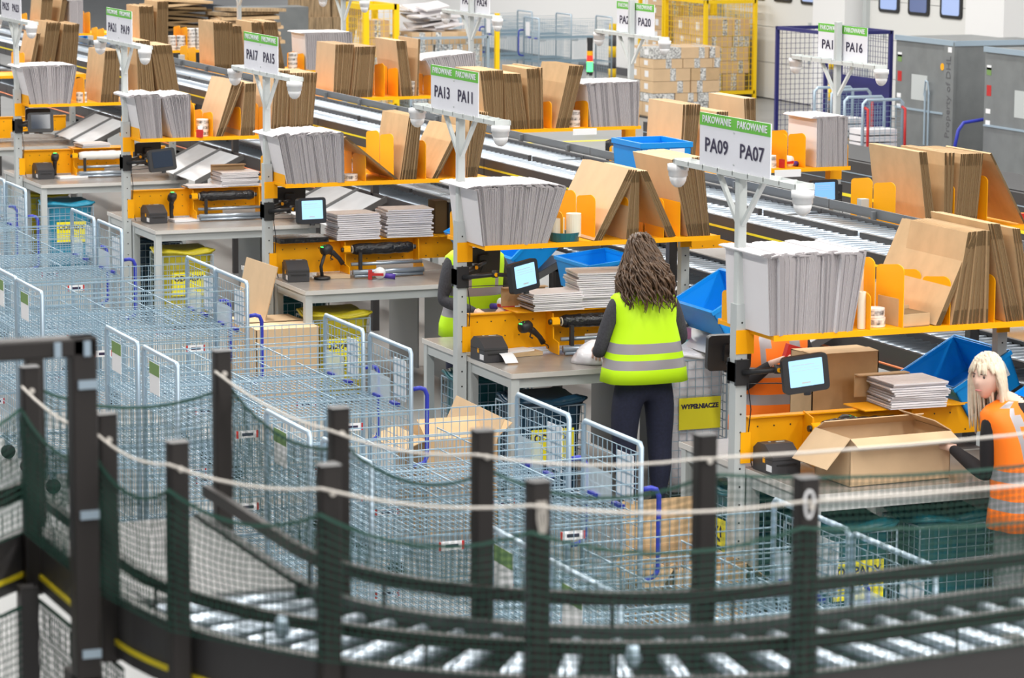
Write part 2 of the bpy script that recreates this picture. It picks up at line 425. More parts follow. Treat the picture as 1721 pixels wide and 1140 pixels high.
# tall frame
tf = thing('profile_gantry', 'tall dark aluminium profile frame standing in front of the conveyor at the left', 'frame', (1.83, 7.02, 0))
b = MB(); rbox(b, -.03, .03, -.03, .03, 2.24, 3.065, .006, 'z', 0, 2); b.build('upright', M_dark, tf)
b = MB(); rbox(b, -1.2, .03, -.03, .03, 3.02, 3.065, .006, 'x', 0, 2); b.build('top_beam', M_dark, tf)
for z in (2.955, 2.645, 2.31): MB().cbox((.005, -.033, z), (.045, .008, .02)).build('corner_bracket', M_galvp, tf)
for x in (-.065, .005): MB().cbox((x, -.033, 3.04), (.016, .008, .035)).build('corner_bracket', M_galvp, tf)
MB().box(-.03, .03, -.03, .1, 2.2, 2.25).build('foot', M_dark, tf)

# ---------------------------------------------------------------- wire shelf trolleys
TX0, TW, TDp = 4.88, 1.42, .72
def grid(mb, o, u, v, lu, lv, su, sv, r):
    o, u, v = Vector(o), Vector(u), Vector(v); nu = round(lu/su); nv = round(lv/sv)
    for i in range(nu+1): mb.tube([o+u*(lu*i/nu), o+u*(lu*i/nu)+v*lv], r, 4, caps=False)
    for j in range(nv+1): mb.tube([o+v*(lv*j/nv), o+v*(lv*j/nv)+u*lu], r, 4, caps=False)
    return mb
def make_trolley():
    t = thing('shelf_trolley', 'wire shelf trolley', 'trolley')
    H = 1.35; wr = .0024
    for nm, x in (('left', .012), ('right', TW-.012)):
        b = MB(); b.tube([(x, .015, .13), (x, .015, H-.02), (x, .035, H), (x, TDp-.035, H), (x, TDp-.015, H-.02), (x, TDp-.015, .13)], .0145, 8)
        e = b.build('end_frame', M_galvp, t, True)
        g = grid(MB(), (x, .02, .2), (0, 1, 0), (0, 0, 1), TDp-.04, 1.1, .055, .06, wr); g.build('wire_mesh', M_galv, e)
        if nm == 'right':
            b = MB(); b.tube([(x+.01, .03, 1.12), (x+.06, .03, 1.125), (x+.09, .03, 1.115), (x+.105, .03, 1.08), (x+.105, .03, .72), (x+.09, .03, .685), (x+.05, .03, .67), (x+.01, .03, .67)], .0135, 8)
            b.build('handle', M_blue, t, True)
            MB().box(x+.005, x+.009, .12, .31, 1.03, 1.27).build('document_pocket', M_paper, e)
            MB().box(x-.012, x-.010, .34, .66, .98, 1.14).build('plastic_pocket', M_pocket, e)
            for y in (.26, .55): MB().cbox((x-.01, y, 1.0), (.03, .10, .022)).build('latch', M_blue, e)
        else:
            c = MB().box(x-.008, x-.005, .36, .56, 1.11, 1.29).build('document_card', M_paper, e)
            MB().box(x-.0095, x-.008, .36, .56, 1.22, 1.29).build('card_header', M_card, c)
    for z in (1.0, .58, .17):
        b = grid(MB(), (.02, .02, z), (1, 0, 0), (0, 1, 0), TW-.04, TDp-.04, .034, .09, .0031)
        for y in (.02, TDp-.02): b.tube([(.02, y, z-.02), (TW-.02, y, z-.02)], .006, 4)
        s = b.build('wire_shelf', M_galv, t)
        for x in (.35, .98):
            l = MB().box(x, x+.13, .010, .013, z-.095, z-.052).build('shelf_label', M_paper, s)
            MB().box(x, x+.012, .0085, .010, z-.095, z-.052).box(x+.118, x+.13, .0085, .010, z-.095, z-.052).build('label_end', M_red, l)
            MB().box(x+.035, x+.10, .0085, .010, z-.083, z-.066).build('label_print', M_ink, l)
    for y, nm in ((.018, 'front_rail'), (TDp-.018, 'rear_rail')):
        b = MB()
        for z in (1.085, 1.155, 1.225, 1.30): b.tube([(.02, y, z), (TW-.02, y, z)], .0038, 4)
        n = 30
        for i in range(n+1):
            x = .02+(TW-.04)*i/n
            b.tube([(x, y, .2), (x, y, 1.085 if nm == 'front_rail' else 1.30)], wr*.85, 4, caps=False)
        b.build(nm, M_galv, t)
    for x in (.48, .95):
        b = MB()
        for z in (1.09, 1.20): b.tube([(x, .02, z), (x, TDp-.02, z)], .0042, 4)
        for i in range(13):
            y = .02+(TDp-.04)*i/12; b.tube([(x, y, .62), (x, y, 1.20)], wr*.85, 4, caps=False)
        b.build('divider', M_galv, t)
    for x in (.08, TW-.08):
        for y in (.08, TDp-.08):
            c = MB().box(x-.02, x+.02, y-.012, y+.012, .07, .15).build('caster', M_galvp, t)
            MB().tube([(x, y-.014, .05), (x, y+.014, .05)], .05, 12).build('wheel', M_black, c, True)
    b = MB()
    for y in (.03, TDp-.03): b.tube([(.01, y, .15), (TW-.01, y, .15)], .012, 4)
    b.build('base_frame', M_galvp, t)
    return t
tro = make_trolley()
TR = [(10.65, 'nearest to the curved conveyor, beside the open carton of crumpled paper'), (11.4, 'second from the curved conveyor'),
 (13.5, 'right in front of the ODPADY cage with the dark blue bag'), (14.34, 'just left of the carton sheets leaning by the PA13 bench'),
 (16.6, 'below the standing woman\'s bench row, front of the third pair'), (17.42, 'rear of the third pair, beside the yellow filler cards'),
 (19.69, 'front of the fourth pair, beside the PA17 board sheet'), (20.42, 'rear of the fourth pair, before the yellow bag cage'),
 (22.8, 'front of the fifth pair, before the PA21 bench'), (23.62, 'rear of the fifth pair, before the blue bag cage'), (25.85, 'front of the sixth pair, before the PA25 bench'), (26.65, 'rear of the sixth pair')]
for i, (y, s) in enumerate(TR):
    o = tro if i == 0 else dup(tro)
    o.location = (TX0+random.uniform(-.015, .015) if i else TX0, y, 0); tag(o, 'galvanised wire shelf trolley ' + s, 'trolley', 'wire trolleys in the aisle')
for i, (x, y, s) in enumerate([(22.6, 51.0, 'front one of three behind the far packing shelves'), (22.3, 52.1, 'middle one of three behind the far packing shelves'), (22.0, 53.2, 'rear one of three behind the far packing shelves')]):
    dup(tro, (x+.2, y, 0), 'galvanised trolley with blue handle, ' + s, 'wire trolleys by the back wall', (0, 0, pi))
# ---------------------------------------------------------------- packing stations
XP = 7.5; X2 = 12.38
def YK(k): return 14.858+4.0794*k
def Y2(k): return 22.8+4.0794*k
SN = {0: ('PA09', 'PA07'), 1: ('PA13', 'PA11'), 2: ('PA17', 'PA15'), 3: ('PA21', 'PA19'), 4: ('PA25', 'PA23'), 5: ('PA29', 'PA27')}
SN2 = {-1: ('PA14', 'PA12'), 0: ('PA18', 'PA16'), 1: ('PA22', 'PA20'), 2: ('PA26', 'PA24'), 3: ('PA30', 'PA28'), 4: ('PA34', 'PA32'), 5: ('PA38', 'PA36')}
def nm1(k): return 'farthest near-row' if k == 5 else 'PA%s and PA%s' % (SN[k][0][2:], SN[k][1][2:])
ORD2 = {-1: 'at the right edge beyond the conveyor', 0: 'under the PA18 and PA16 sign', 1: 'under the PA22 and PA20 sign', 2: 'under the PA24 sign', 3: 'next beyond the PA24 station', 4: 'second beyond the PA24 station', 5: 'farthest of the row beyond the conveyor'}
def nm2(k): return ORD2[k]
def plate(mb, x, y0, y1, z0, z1, th=.004, m=0):
    """orange divider with a rounded top front"""
    P = [(x, y0, z0), (x, y1, z0)]
    for q in range(7):
        a = pi/2*q/6; P.append((x, y1-.07+.07*cos(a), z1-.05+.03*sin(a)))
    for q in range(7):
        a = pi/2+pi/2*q/6; P.append((x, y0+.07+.07*cos(a), z1-.035+.035*sin(a)))
    mb.prism(P, (th, 0, 0), m)
def rack(row, k, sx, divs):
    """post, shelf, dividers, panel, truss at local x = distance from the post towards the conveyor"""
    X, Y = (XP, YK(k)) if row == 1 else (X2, Y2(k))
    where = ('carrying the %s sign' % nm1(k) if k < 5 else 'farthest of the near row') if row == 1 else nm2(k)
    t = thing('packing_rack', 'grey post rack with orange shelf and panel, ' + where, 'rack', (X, Y, 0), 0, 'packing racks')
    S = lambda a, b_: (min(sx*a, sx*b_), max(sx*a, sx*b_))
    b = MB(); b.box(*S(-.033, .033), -.038, .038, 0, 1.80); po = b.build('lower_post', M_steel, t)
    b = MB()
    for z in [.2+.1*i for i in range(16)]: b.tube([(sx*.0, -.0385, z), (sx*.0, -.04, z)], .006, 6)
    b.build('bolt_hole', M_black, po)
    b = MB(); rbox(b, -.026, .026, -.026, .026, 1.80, 2.50 if row == 1 else 2.83, .008, 'z', 0, 2); b.build('upper_post', M_arm if row == 1 else M_steel, t)
    ux = 1.60 if row == 1 else 1.965
    b = MB(); b.box(*S(ux, ux+.06), -.03, .03, 0, 1.64 if row == 1 else 1.86); up = b.build('upright', M_steel, t)
    b = MB()
    for z in [.6+.1*i for i in range(10)]: b.tube([(sx*(ux+.03), -.0305, z), (sx*(ux+.03), -.032, z)], .006, 6)
    b.build('bolt_hole', M_black, up)
    L = 1.74 if row == 1 else 1.95
    b = MB(); b.box(*S(.04, L), -.33, .33, 1.642, 1.665); b.box(*S(.04, L), -.335, -.33, 1.638, 1.670); b.box(*S(.04, L), .33, .335, 1.638, 1.670)
    sh = b.build('shelf', M_orange, t)
    b = MB()
    plate(b, sx*.045 if sx > 0 else -.05, -.30, -.01, 1.665, 1.86); plate(b, sx*.045 if sx > 0 else -.05, .01, .30, 1.665, 1.86); b.build('end_divider', M_orange, t)
    for d, h in divs:
        b = MB(); plate(b, sx*d, -.31, -.01, 1.665, 1.665+h); plate(b, sx*d, .01, .31, 1.665, 1.665+h); b.build('divider', M_orange, t)
    b = MB(); b.box(*S(.034, .07), -.045, .045, 1.53, 1.66).box(*S(-.036, .034), -.044, -.038, 1.53, 1.66)
    b.build('shelf_bracket', M_orange, t)
    b = MB(); b.box(*S(ux-.01, ux+.07), -.04, -.03, 1.56, 1.66); b.build('shelf_bracket', M_orange, t)
    b = MB(); b.box(*S(.05, 1.55), -.006, .006, 1.0, 1.175).box(*S(.05, .9), -.006, .006, .93, 1.0).box(*S(.05, 1.55), -.03, .03, 1.17, 1.178)
    b.box(*S(.0, .06), -.046, -.04, .93, 1.10)
    pn = b.build('back_panel', M_orange, t)
    b = MB()
    for i in range(14):
        for z in (1.02, 1.12): b.tube([(sx*(.12+.1*i), -.0065, z), (sx*(.12+.1*i), -.008, z)], .005, 6)
    b.build('panel_hole', M_black, pn)
    # mesh tray on top with braces
    b = MB()
    xo = -sx*.03
    b.box(-.05, .05, -.73, .73, 2.488, 2.494); b.box(-.055, -.049, -.73, .73, 2.485, 2.515); b.box(.049, .055, -.73, .73, 2.485, 2.515)
    for i in range(9): b.box(-.055, .05, -.72+.18*i-.004, -.72+.18*i+.004, 2.494, 2.52)
    tr = b.build('mesh_tray', M_arm, t)
    for s in (-1, 1):
        MB().tube([(0, s*.025, 2.23), (0, s*.27, 2.485)], .017, 4).build('brace', M_arm, t)
    return t
DIV1 = {0: [(.63, .20), (.83, .34), (1.12, .26), (1.40, .26)], 1: [(.60, .2), (.83, .3), (1.07, .28), (1.33, .26), (1.45, .33)], 2: [(.70, .22), (.93, .36), (1.20, .30), (1.47, .28)],
        3: [(.55, .3), (.72, .22), (.98, .26), (1.25, .26)], 4: [(.62, .26), (.9, .24), (1.2, .26), (1.5, .28)], 5: [(.5, .26), (1.0, .26), (1.3, .28)]}
DIV2 = {-1: [(1.92, .33), (1.46, .3), (1.2, .35)], 0: [(1.92, .2), (.62, .28), (.45, .28)], 1: [(.95, .25), (.58, .25), (.4, .2)], 2: [(1.92, .3), (1.1, .35), (.95, .3), (.55, .22), (.4, .2)], 3: [(1.92, .3), (.9, .3), (.6, .2)], 4: [(1.9, .3), (.8, .3)], 5: [(1.9, .3), (1.0, .3)]}
for k in range(6): rack(1, k, 1, DIV1[k])
for k in range(-1, 6): rack(2, k, -1, DIV2[k])
# signs
def sign(row, k):
    X, Y = (XP, YK(k)) if row == 1 else (X2, Y2(k)); a, b_ = (SN if row == 1 else SN2)[k]
    lab = 'white and green station sign reading %s and %s' % (a, b_)
    x = X-.045 if row == 1 else X+.04
    t = thing('station_sign', lab, 'sign', (x, Y, 2.505), 0, 'packing station signs')
    MB().box(0, .006, -.42, .42, 0, .297).build('panel', M_sign, t)
    MB().box(-.002, 0, -.42, .42, .228, .297).build('header_band', M_green, t)
    MB().tube([(-.002, 0, .215), (-.005, 0, .215)], .006, 8).tube([(-.002, 0, .045), (-.005, 0, .045)], .006, 8).build('screw', M_steel, t)
    for s, tx in ((.21, a), (-.21, b_)):
        text_obj(tx, .108, M_ink, t, face_T((-.0035, s, .122), (0, -1, 0), (0, 0, 1)), 'lettering', 1.22, bold=.0012)
        text_obj('PAKOWANIE', .054, M_sign, t, face_T((-.004, s, .262), (0, -1, 0), (0, 0, 1)), 'header_lettering', 1.1, bold=.0010)
for k in range(5): sign(1, k)
for k in range(0, 3): sign(2, k)
# dome cameras
def dome():
    t = thing('dome_camera', 'camera', 'camera')
    MB().lathe([(.012, .018), (.060, .016), (.060, -.020), (.054, -.023), (.054, -.05), (.049, -.053)], n=20).build('housing', M_cam, t, True)
    MB().lathe([(.049, -.053), (.046, -.076), (.035, -.098), (.017, -.113), (.004, -.116)], n=20).build('dome', M_cam, t, True)
    MB().tube([(0, .02, .0), (.0, .09, .0)], .012, 8).build('mount', M_steel, t)
    return t
cm = dome(); first = True
for row, ks in ((1, range(5)), (2, range(0, 4))):
    for k in ks:
        for s, w_ in ((1, 'far'), (-1, 'near')):
            X, Y = (XP, YK(k)) if row == 1 else (X2, Y2(k)); nmx = (SN if row == 1 else SN2)[k]
            o = cm if first else dup(cm); first = False
            o.location = (X+(-.02 if row == 1 else 0), Y+s*.74, 2.47); o.rotation_euler = (0, 0, pi if s > 0 else 0)
            tag(o, 'white dome camera under the %s end of the sign arm, beside %s' % ('far' if s > 0 else 'near', (nmx[0] if s > 0 else nmx[1]) if (row, k) != (2, 3) else 'no sign'), 'camera', 'dome cameras on the sign arms')
# tables
def table():
    t = thing('packing_table', 'table', 'table')
    MB().box(.04, 1.56, .0, .79, .872, .898).build('table_top', M_table, t)
    MB().box(.036, .04, 0, .79, .868, .9).box(.04, 1.56, -.004, .0, .868, .9).build('edge_band', M_tedge, t)
    for x in (.07, 1.50):
        for y in (.04, .74): MB().box(x-.028, x+.028, y-.028, y+.028, 0, .868).build('leg', M_steel, t)
    MB().box(.06, 1.53, .03, .05, .80, .868).box(.06, 1.53, .73, .75, .80, .868).box(.05, .09, .04, .75, .80, .868).box(1.48, 1.52, .04, .75, .80, .868).build('apron', M_steel, t)
    MB().box(1.28, 1.29, .06, .72, .1, .8).build('rear_sheet', M_under, t)
    return t
tb = table(); first = True
for row, ks in ((1, range(6)), (2, range(-1, 4))):
    for k in ks:
        for s in (-1, 1):
            X, Y = (XP, YK(k)) if row == 1 else (X2, Y2(k)); nmx = (SN if row == 1 else SN2)[k]
            o = tb if first else dup(tb); first = False
            o.location = (X, Y-.80 if s < 0 else Y+.01, 0)
            if row == 2: o.location = (X, Y-.01 if s < 0 else Y+.80, 0); o.rotation_euler = (0, 0, pi)
            lab = 'grey packing table, %s half of the %s' % ('near' if s < 0 else 'far', (nm1(k) + ' station' if row == 1 else 'station ' + nm2(k)))
            tag(o, lab, 'table', 'packing tables')

# -------- carton flats leaning on the shelves: (x bottom left, right, x top left, right, height, count, depth)
F1 = {
 0:[(8.524, 8.558, 8.742, 8.787, 0.492, 2, 0.78), (8.616, 8.855, 8.708, 8.846, 0.503, 9, 0.62), (8.968, 9.07, 8.837, 8.912, 0.547, 10, 0.62), (9.077, 9.157, 8.988, 9.041, 0.515, 8, 0.6)],
 1:[(8.316, 8.372, 8.56, 8.629, 0.463, 4, 0.75), (8.548, 8.648, 8.59, 8.647, 0.45, 8, 0.6), (8.857, 8.923, 8.647, 8.703, 0.448, 4, 0.6), (9.006, 9.17, 8.876, 9.113, 0.519, 14, 0.62)],
 2:[(8.442, 8.467, 8.016, 8.045, 0.34, 2, 0.55), (8.482, 8.621, 8.561, 8.665, 0.496, 12, 0.6), (8.745, 8.795, 8.96, 9.02, 0.401, 5, 0.62), (9.036, 9.127, 9.07, 9.236, 0.519, 10, 0.6)],
 3:[(8.242, 8.309, 8.403, 8.525, 0.5, 8, 0.65), (8.471, 8.611, 8.525, 8.626, 0.47, 8, 0.6), (8.763, 8.921, 8.8, 8.947, 0.582, 9, 0.6), (8.949, 9.159, 8.952, 9.213, 0.557, 14, 0.6)],
 4:[(8.279, 8.478, 8.337, 8.505, 0.526, 12, 0.65), (8.679, 8.867, 8.662, 8.812, 0.622, 8, 0.6), (8.918, 9.133, 8.818, 9.038, 0.571, 14, 0.6)],
 5:[(8.537, 8.592, 8.649, 8.691, 0.481, 3, 0.6), (8.668, 8.82, 8.762, 8.935, 0.601, 9, 0.6), (8.89, 9.099, 8.962, 9.15, 0.577, 10, 0.6)]}
F2 = {
 -1:[(10.696, 10.78, 10.623, 10.688, 0.535, 6, 0.7), (10.84, 10.901, 10.823, 10.916, 0.524, 3, 0.6), (10.924, 11.089, 10.958, 11.131, 0.512, 14, 0.6), (11.478, 11.497, 11.188, 11.207, 0.497, 1, 0.6)],
 0:[(10.792, 10.914, 10.816, 10.975, 0.547, 8, 0.65), (11.1, 11.207, 11.109, 11.22, 0.482, 6, 0.5), (11.394, 11.486, 11.358, 11.465, 0.581, 10, 0.65)],
 1:[(10.773, 10.945, 10.706, 10.942, 0.549, 10, 0.62), (10.974, 11.189, 10.948, 11.108, 0.522, 12, 0.6), (11.207, 11.297, 11.168, 11.281, 0.561, 8, 0.6), (11.303, 11.345, 11.275, 11.335, 0.57, 2, 0.6), (11.465, 11.604, 11.599, 11.756, 0.58, 9, 0.65)],
 2:[(10.711, 10.881, 10.739, 10.942, 0.56, 14, 0.6), (10.908, 11.145, 10.962, 11.185, 0.531, 16, 0.6), (11.463, 11.597, 11.404, 11.517, 0.585, 9, 0.65), (11.637, 11.657, 11.657, 11.683, 0.599, 2, 0.6)],
 3:[(10.687, 10.896, 10.671, 10.908, 0.582, 12, 0.6), (10.911, 11.062, 10.908, 11.009, 0.537, 10, 0.5), (11.149, 11.273, 11.132, 11.262, 0.575, 6, 0.6), (11.367, 11.55, 11.277, 11.444, 0.572, 8, 0.6)],
 4:[(10.946, 11.158, 10.937, 11.133, 0.575, 9, 0.6), (11.158, 11.317, 11.182, 11.332, 0.633, 7, 0.6)],
 5:[(10.643, 10.804, 10.693, 10.862, 0.54, 8, 0.6), (10.898, 10.966, 10.99, 11.075, 0.536, 6, 0.6)]}
def flat_shape(mb, t, ly, h, T=None):
    """one folded carton: kraft faces (0), fluted edge (1), darker doubled flaps (2)"""
    zs = [0, h*.16, h*.84, h]
    for i in range(3):
        m = 2 if i != 1 else 1
        z0, z1 = zs[i], zs[i+1]
        P = [(x, y, z) for x in (0, t) for y in (0, ly) for z in (z0, z1)]
        if T is not None: P = [T @ Vector(p) for p in P]
        mb.add(P, [(0,1,3,2),(4,6,7,5)], 0); mb.add(P, [(0,4,5,1),(2,3,7,6)], m)
        if i == 0: mb.add(P, [(0,2,6,4)], 1)
        if i == 2: mb.add(P, [(1,5,7,3)], 0)
def flats(k, row, spec, label, grp, stuff=None):
    Y = (YK(k) if row == 1 else Y2(k))-.325
    b0, b1, t0, t1, h, n, ly = spec; me = None
    w_ = max(((b1-b0)+(t1-t0))/2, .008)/n; th = min(w_*.72, .016)*random.uniform(.9, 1.05)
    for i in range(n):
        f = (i+.5)/n
        xb = b0+(b1-b0)*f-th/2; xt = t0+(t1-t0)*f-th/2
        ang = atan2(xt-xb, h); L = h/cos(ang)*random.uniform(.985, 1.01)
        T = Matrix.Translation((xb, Y+random.uniform(-.008, .012), 1.6655+(th*sin(-ang) if ang < 0 else 0))) @ Matrix.Rotation(ang, 4, 'Y')
        if ang > 0: T = T @ Matrix.Translation((0, 0, th*math.tan(ang)))
        if stuff is not None: flat_shape(stuff, th, ly, L, T); continue
        if me is None:
            mb = MB(); flat_shape(mb, th, ly, h/cos(ang)); me = mb.mesh('carton_flat', [M_kraft if (k+row) % 2 else M_kraft2, M_kedge, M_kedged])
        o = bpy.data.objects.new('carton_flat', me); col.objects.link(o); o.matrix_world = T
        tag(o, label, 'carton', grp)
SH2 = {-1: 'without a visible sign', 0: 'under sign PA18 PA16', 1: 'under sign PA22 PA20', 2: 'under sign PA24'}
POS = ['first', 'second', 'third', 'fourth', 'fifth']
for k in range(5):
    for i, s in enumerate(F1[k]):
        l = 'folded brown carton in the %s upright stack from the envelopes, %s shelf' % (POS[i], nm1(k))
        flats(k, 1, s, l, '%s carton stack on the %s shelf' % (POS[i], nm1(k)))
for k in (-1, 0, 1, 2):
    for i, s in enumerate(F2[k]):
        l = 'folded brown carton in the %s stack from the conveyor, shelf %s' % (POS[i], SH2[k])
        flats(k, 2, s, l, '%s carton stack, shelf %s' % (POS[i], nm2(k)))
rest = MB()
for k, row, F in ((5, 1, F1), (3, 2, F2), (4, 2, F2), (5, 2, F2)):
    for s in F[k]: flats(k, row, s, '', '', rest)
tag(rest.build('carton_flats', [M_kraft, M_kedge, M_kedged]), 'folded brown cartons standing on the farthest shelves at the upper left', 'cartons', None, 'stuff')
# -------- bundles of padded envelopes
E1 = {0:[(7.52, 8.017, 7.50, 8.096, 0.428, 60, 0.5)], 1:[(7.53, 7.988, 7.482, 8.133, 0.383, 54, 0.5)], 2:[(7.559, 8.019, 7.48, 8.016, 0.388, 48, 0.5)],
 3:[(7.56, 7.751, 7.494, 7.739, 0.389, 24, 0.5), (7.844, 8.015, 7.745, 8.025, 0.383, 20, 0.5)], 4:[(7.565, 7.97, 7.475, 8.05, 0.381, 34, 0.5)]}
E2 = {0:[(12.03, 12.311, 12.027, 12.313, 0.404, 22, 0.5)], 1:[(11.834, 12.317, 11.776, 12.325, 0.41, 36, 0.5)], 2:[(11.939, 12.344, 11.703, 12.309, 0.443, 26, 0.5)],
 3:[(11.806, 12.398, 11.786, 12.377, 0.44, 22, 0.5)], 5:[(11.093, 11.273, 11.091, 11.287, 0.468, 10, 0.5)]}
def env_shape(mb, t, ly, h, fl, T=None):
    P = [(0, 0), (t, 0), (t, h*.93), (t*.9, h), (-.01, h+.008), (-fl, h+.002), (-fl, h-.004), (-.008, h-.002), (0, h*.93)]
    A = [Vector((x, 0, z)) for x, z in P]; B = [Vector((x, ly, z)) for x, z in P]
    if T is not None: A = [T @ p for p in A]; B = [T @ p for p in B]
    n = len(P); mb.add(A+B, [(i, (i+1) % n, n+(i+1) % n, n+i) for i in range(n)], 0)
    mb.add(A+B, [(0, 8, 2, 1), (8, 3, 2), (8, 7, 4, 3), (7, 6, 5, 4)], 1); mb.add(A+B, [tuple(range(n, 2*n))], 1)
def envs(k, row, spec, label, grp, stuff=None):
    Y = (YK(k) if row == 1 else Y2(k))-.325
    b0, b1, t0, t1, h, n, ly = spec
    w_ = (b1-b0)/n; ms = []
    for v in range(4):
        mb = MB(); env_shape(mb, w_*random.uniform(.8, .93), ly, h*random.uniform(.97, 1.02), random.uniform(.03, .07)); ms.append(mb)
    me = [m_.mesh('padded_envelope', [M_env, M_enve2 if q_ == 3 else M_enve]) for q_, m_ in enumerate(ms)]  # one variant has darker edges, painting in shaded gaps
    jit = 0
    for i in range(n):
        f = (i+.5)/n; jit = jit*.8+random.uniform(-.006, .006)
        if random.random() < .1: jit = random.uniform(-.02, .015)
        xb = b0+(b1-b0)*f; xt = t0+(t1-t0)*(f*.5+.5*(f**1.4 if i > n/2 else f))
        ang = atan2(xt-xb, h)
        T = Matrix.Translation((xb-w_/2, Y+jit, 1.667)) @ Matrix.Rotation(ang, 4, 'Y')
        if stuff is not None:
            env_shape(stuff, w_*.85, ly, h, .05, T); continue
        o = bpy.data.objects.new('padded_envelope', random.choice(me)); col.objects.link(o); o.matrix_world = T
        tag(o, label, 'envelope', grp)
for k in E1:
    for i, s in enumerate(E1[k]):
        wh = '%s shelf' % nm1(k) if len(E1[k]) == 1 else 'PA21 shelf, %s from the post' % POS[i]
        envs(k, 1, s, 'white padded envelope standing in the bundle on the ' + wh, 'envelopes on the ' + wh)
for k in (0, 1): envs(k, 2, E2[k][0], 'white padded envelope standing in the bundle on the shelf ' + nm2(k), 'envelopes on the shelf ' + nm2(k))
rest = MB()
for k in (2, 3, 5): envs(k, 2, E2[k][0], '', '', rest)
tag(rest.build('padded_envelopes', [M_env, M_enve]), 'white padded envelopes bundled on the farthest shelves', 'envelopes', None, 'stuff')

# -------- straight roller conveyors between the rows
CR = [M_rail, M_roller, M_yline, M_railg]
def conv(level, z, y0, L, i, detail):
    nmz = 'upper' if level else 'lower'
    t = thing('roller_conveyor', '%s straight roller conveyor between the rows, %s' % (nmz, CPOS[i]), 'conveyor', (9.35, y0, 0), 0, nmz+' roller conveyor sections')
    rh = .16
    b = MB().box(0, .03, 0, L-.01, z-rh+.03, z+.025); s1 = b.build('front_rail', M_rail, t)
    if level: MB().box(-.002, 0, 0, L-.01, z-.055, z-.04).build('stripe', M_yline, s1)
    MB().box(.87, .90, 0, L-.01, z-.10, z+.02).build('rear_rail', M_rail, t)
    if level:
        b = MB().box(.93, .945, 0, L-.01, z+.02, z+.085)
        for q in range(4): b.box(.90, .93, .4+q, .43+q, z-.06, z+.07)
        b.build('guide_rail', M_railg, t)
    for seg in range(3):
        MB().box(.40, .43, seg*L/3+.03, (seg+1)*L/3-.05, z-.03, z+.035).build('centre_guide', M_rail, t)
    n = int(L/.1); one = MB()
    for q in range(n):
        y = .05+q*.1
        if detail:
            for xa, xb in ((.035, .395), (.435, .865)):
                pass
            MB().tube([(.032, y, z-.022), (.868, y, z-.022)], .024, 10).build('roller', M_roller, t, True)
        else: one.tube([(.032, y, z-.022), (.868, y, z-.022)], .024, 8)
    if not detail: one.build('roller_bed', M_roller, t, True)
    MB().box(.03, .87, 0, L-.01, z-.12, z-.11).build('gap_shade_sheet', M_gapshade, t)  # added dark sheet, puts shade into the gaps under the rollers
    b = MB()
    for q in range(n): b.prism([(.031, q*.1, z+.0), (.031, q*.1+.05, z+.018), (.031, q*.1+.1, z+.0)], (.012, 0, 0))
    b.build('toothed_strip', M_black, t)
    if not level:
        for yy in (.6, 2.6):
            for xx in (.0, .86): MB().box(xx, xx+.06, yy, yy+.06, 0, 1.66).build('support_post', M_rail, t)
            MB().box(.0, .9, yy, yy+.05, z-.16, z-.10).build('cross_beam', M_rail, t)
        MB().tube([(-.03, 0, z-.075), (-.03, L*.5, z-.085), (-.03, L-.02, z-.075)], .007, 5).build('pull_cord', M_orcord, t)
    return t
CPOS = ['nearest stretch at the right edge', 'stretch behind the PA09 rack', 'stretch behind the PA13 rack', 'stretch behind the PA17 rack', 'stretch behind the PA21 rack', 'stretch behind the PA25 rack', 'stretch beyond the PA25 rack', 'second stretch beyond the PA25 rack', 'farthest stretch']
for i in range(9):
    y0 = 12.9+4.08*(i-.5)
    conv(1, 1.745, y0, 4.08, i, 1 <= i <= 3); conv(0, 1.20, y0, 4.08, i, 1 <= i <= 3)
# -------- chutes from the lower conveyor to the tables
def chute(k, y0, y1, lab):
    t = thing('chute', lab, 'chute', (8.85, YK(k), 0), 0, 'steel chutes beside the tables')
    a = [(.46, y0, 1.215), (.46, y1, 1.215), (0, y1, .985), (0, y0, .985)]
    b = MB(); b.prism(a, (0, 0, -.004)); b.build('slide_sheet', M_sheet, t)
    for y in (y0, y1):
        b = MB(); s = .006; b.prism([(.48, y-s, 1.19), (.48, y-s, 1.245), (-.02, y-s, 1.0), (-.02, y-s, .945)], (0, 2*s, 0)); b.build('side_wall', M_sheetd, t)
for k in range(1, 6):
    for i, (y0, y1) in enumerate(((-1.80, -1.08), (-1.06, -.34))):
        chute(k, y0, y1, 'sloping steel chute, %s of the pair beside the %s table' % ('inner one' if i else 'outer one', nm1(k)))
for k in (0, 1): chute(k, .36, 1.08, 'sloping steel chute at the far side of the %s table' % nm1(k))
# ---------------------------------------------------------------- things at the stations
def W(k, x, y, z=0, row=1): return Vector(((XP if row == 1 else X2)+x, (YK(k) if row == 1 else Y2(k))+y, z))
# label printers
def printer():
    t = thing('label_printer', 'p', 'printer')
    b = MB(); b.prism([(-.085, -.11, 0), (-.085, .11, 0), (-.085, .11, .12), (-.085, .06, .155), (-.085, -.02, .155), (-.085, -.11, .095)], (.17, 0, 0)); b.build('body', M_printer, t)
    MB().box(-.087, .087, -.112, .112, .078, .081).build('lid_seam', M_black, t)
    b = MB(); b.box(-.086, -.080, -.10, -.04, .015, .05).box(-.0865, -.085, -.095, -.045, .018, .047); b.build('side_label', M_paper, t)
    MB().box(-.0865, -.085, -.025, .0, .055, .085).build('button', M_amber, t)
    MB().box(-.06, .06, -.114, -.11, .05, .058).build('label_slot', M_black, t)
    MB().cbox((.03, .02, .157), (.05, .012, .002)).cbox((-.03, .03, .157), (.012, .012, .002)).build('print_mark', M_arm, t)
    return t
pr = printer()
PR = [(.16, -.13), (.12, -.19), (.17, -.15), (.21, -.13), (.22, -.12)]
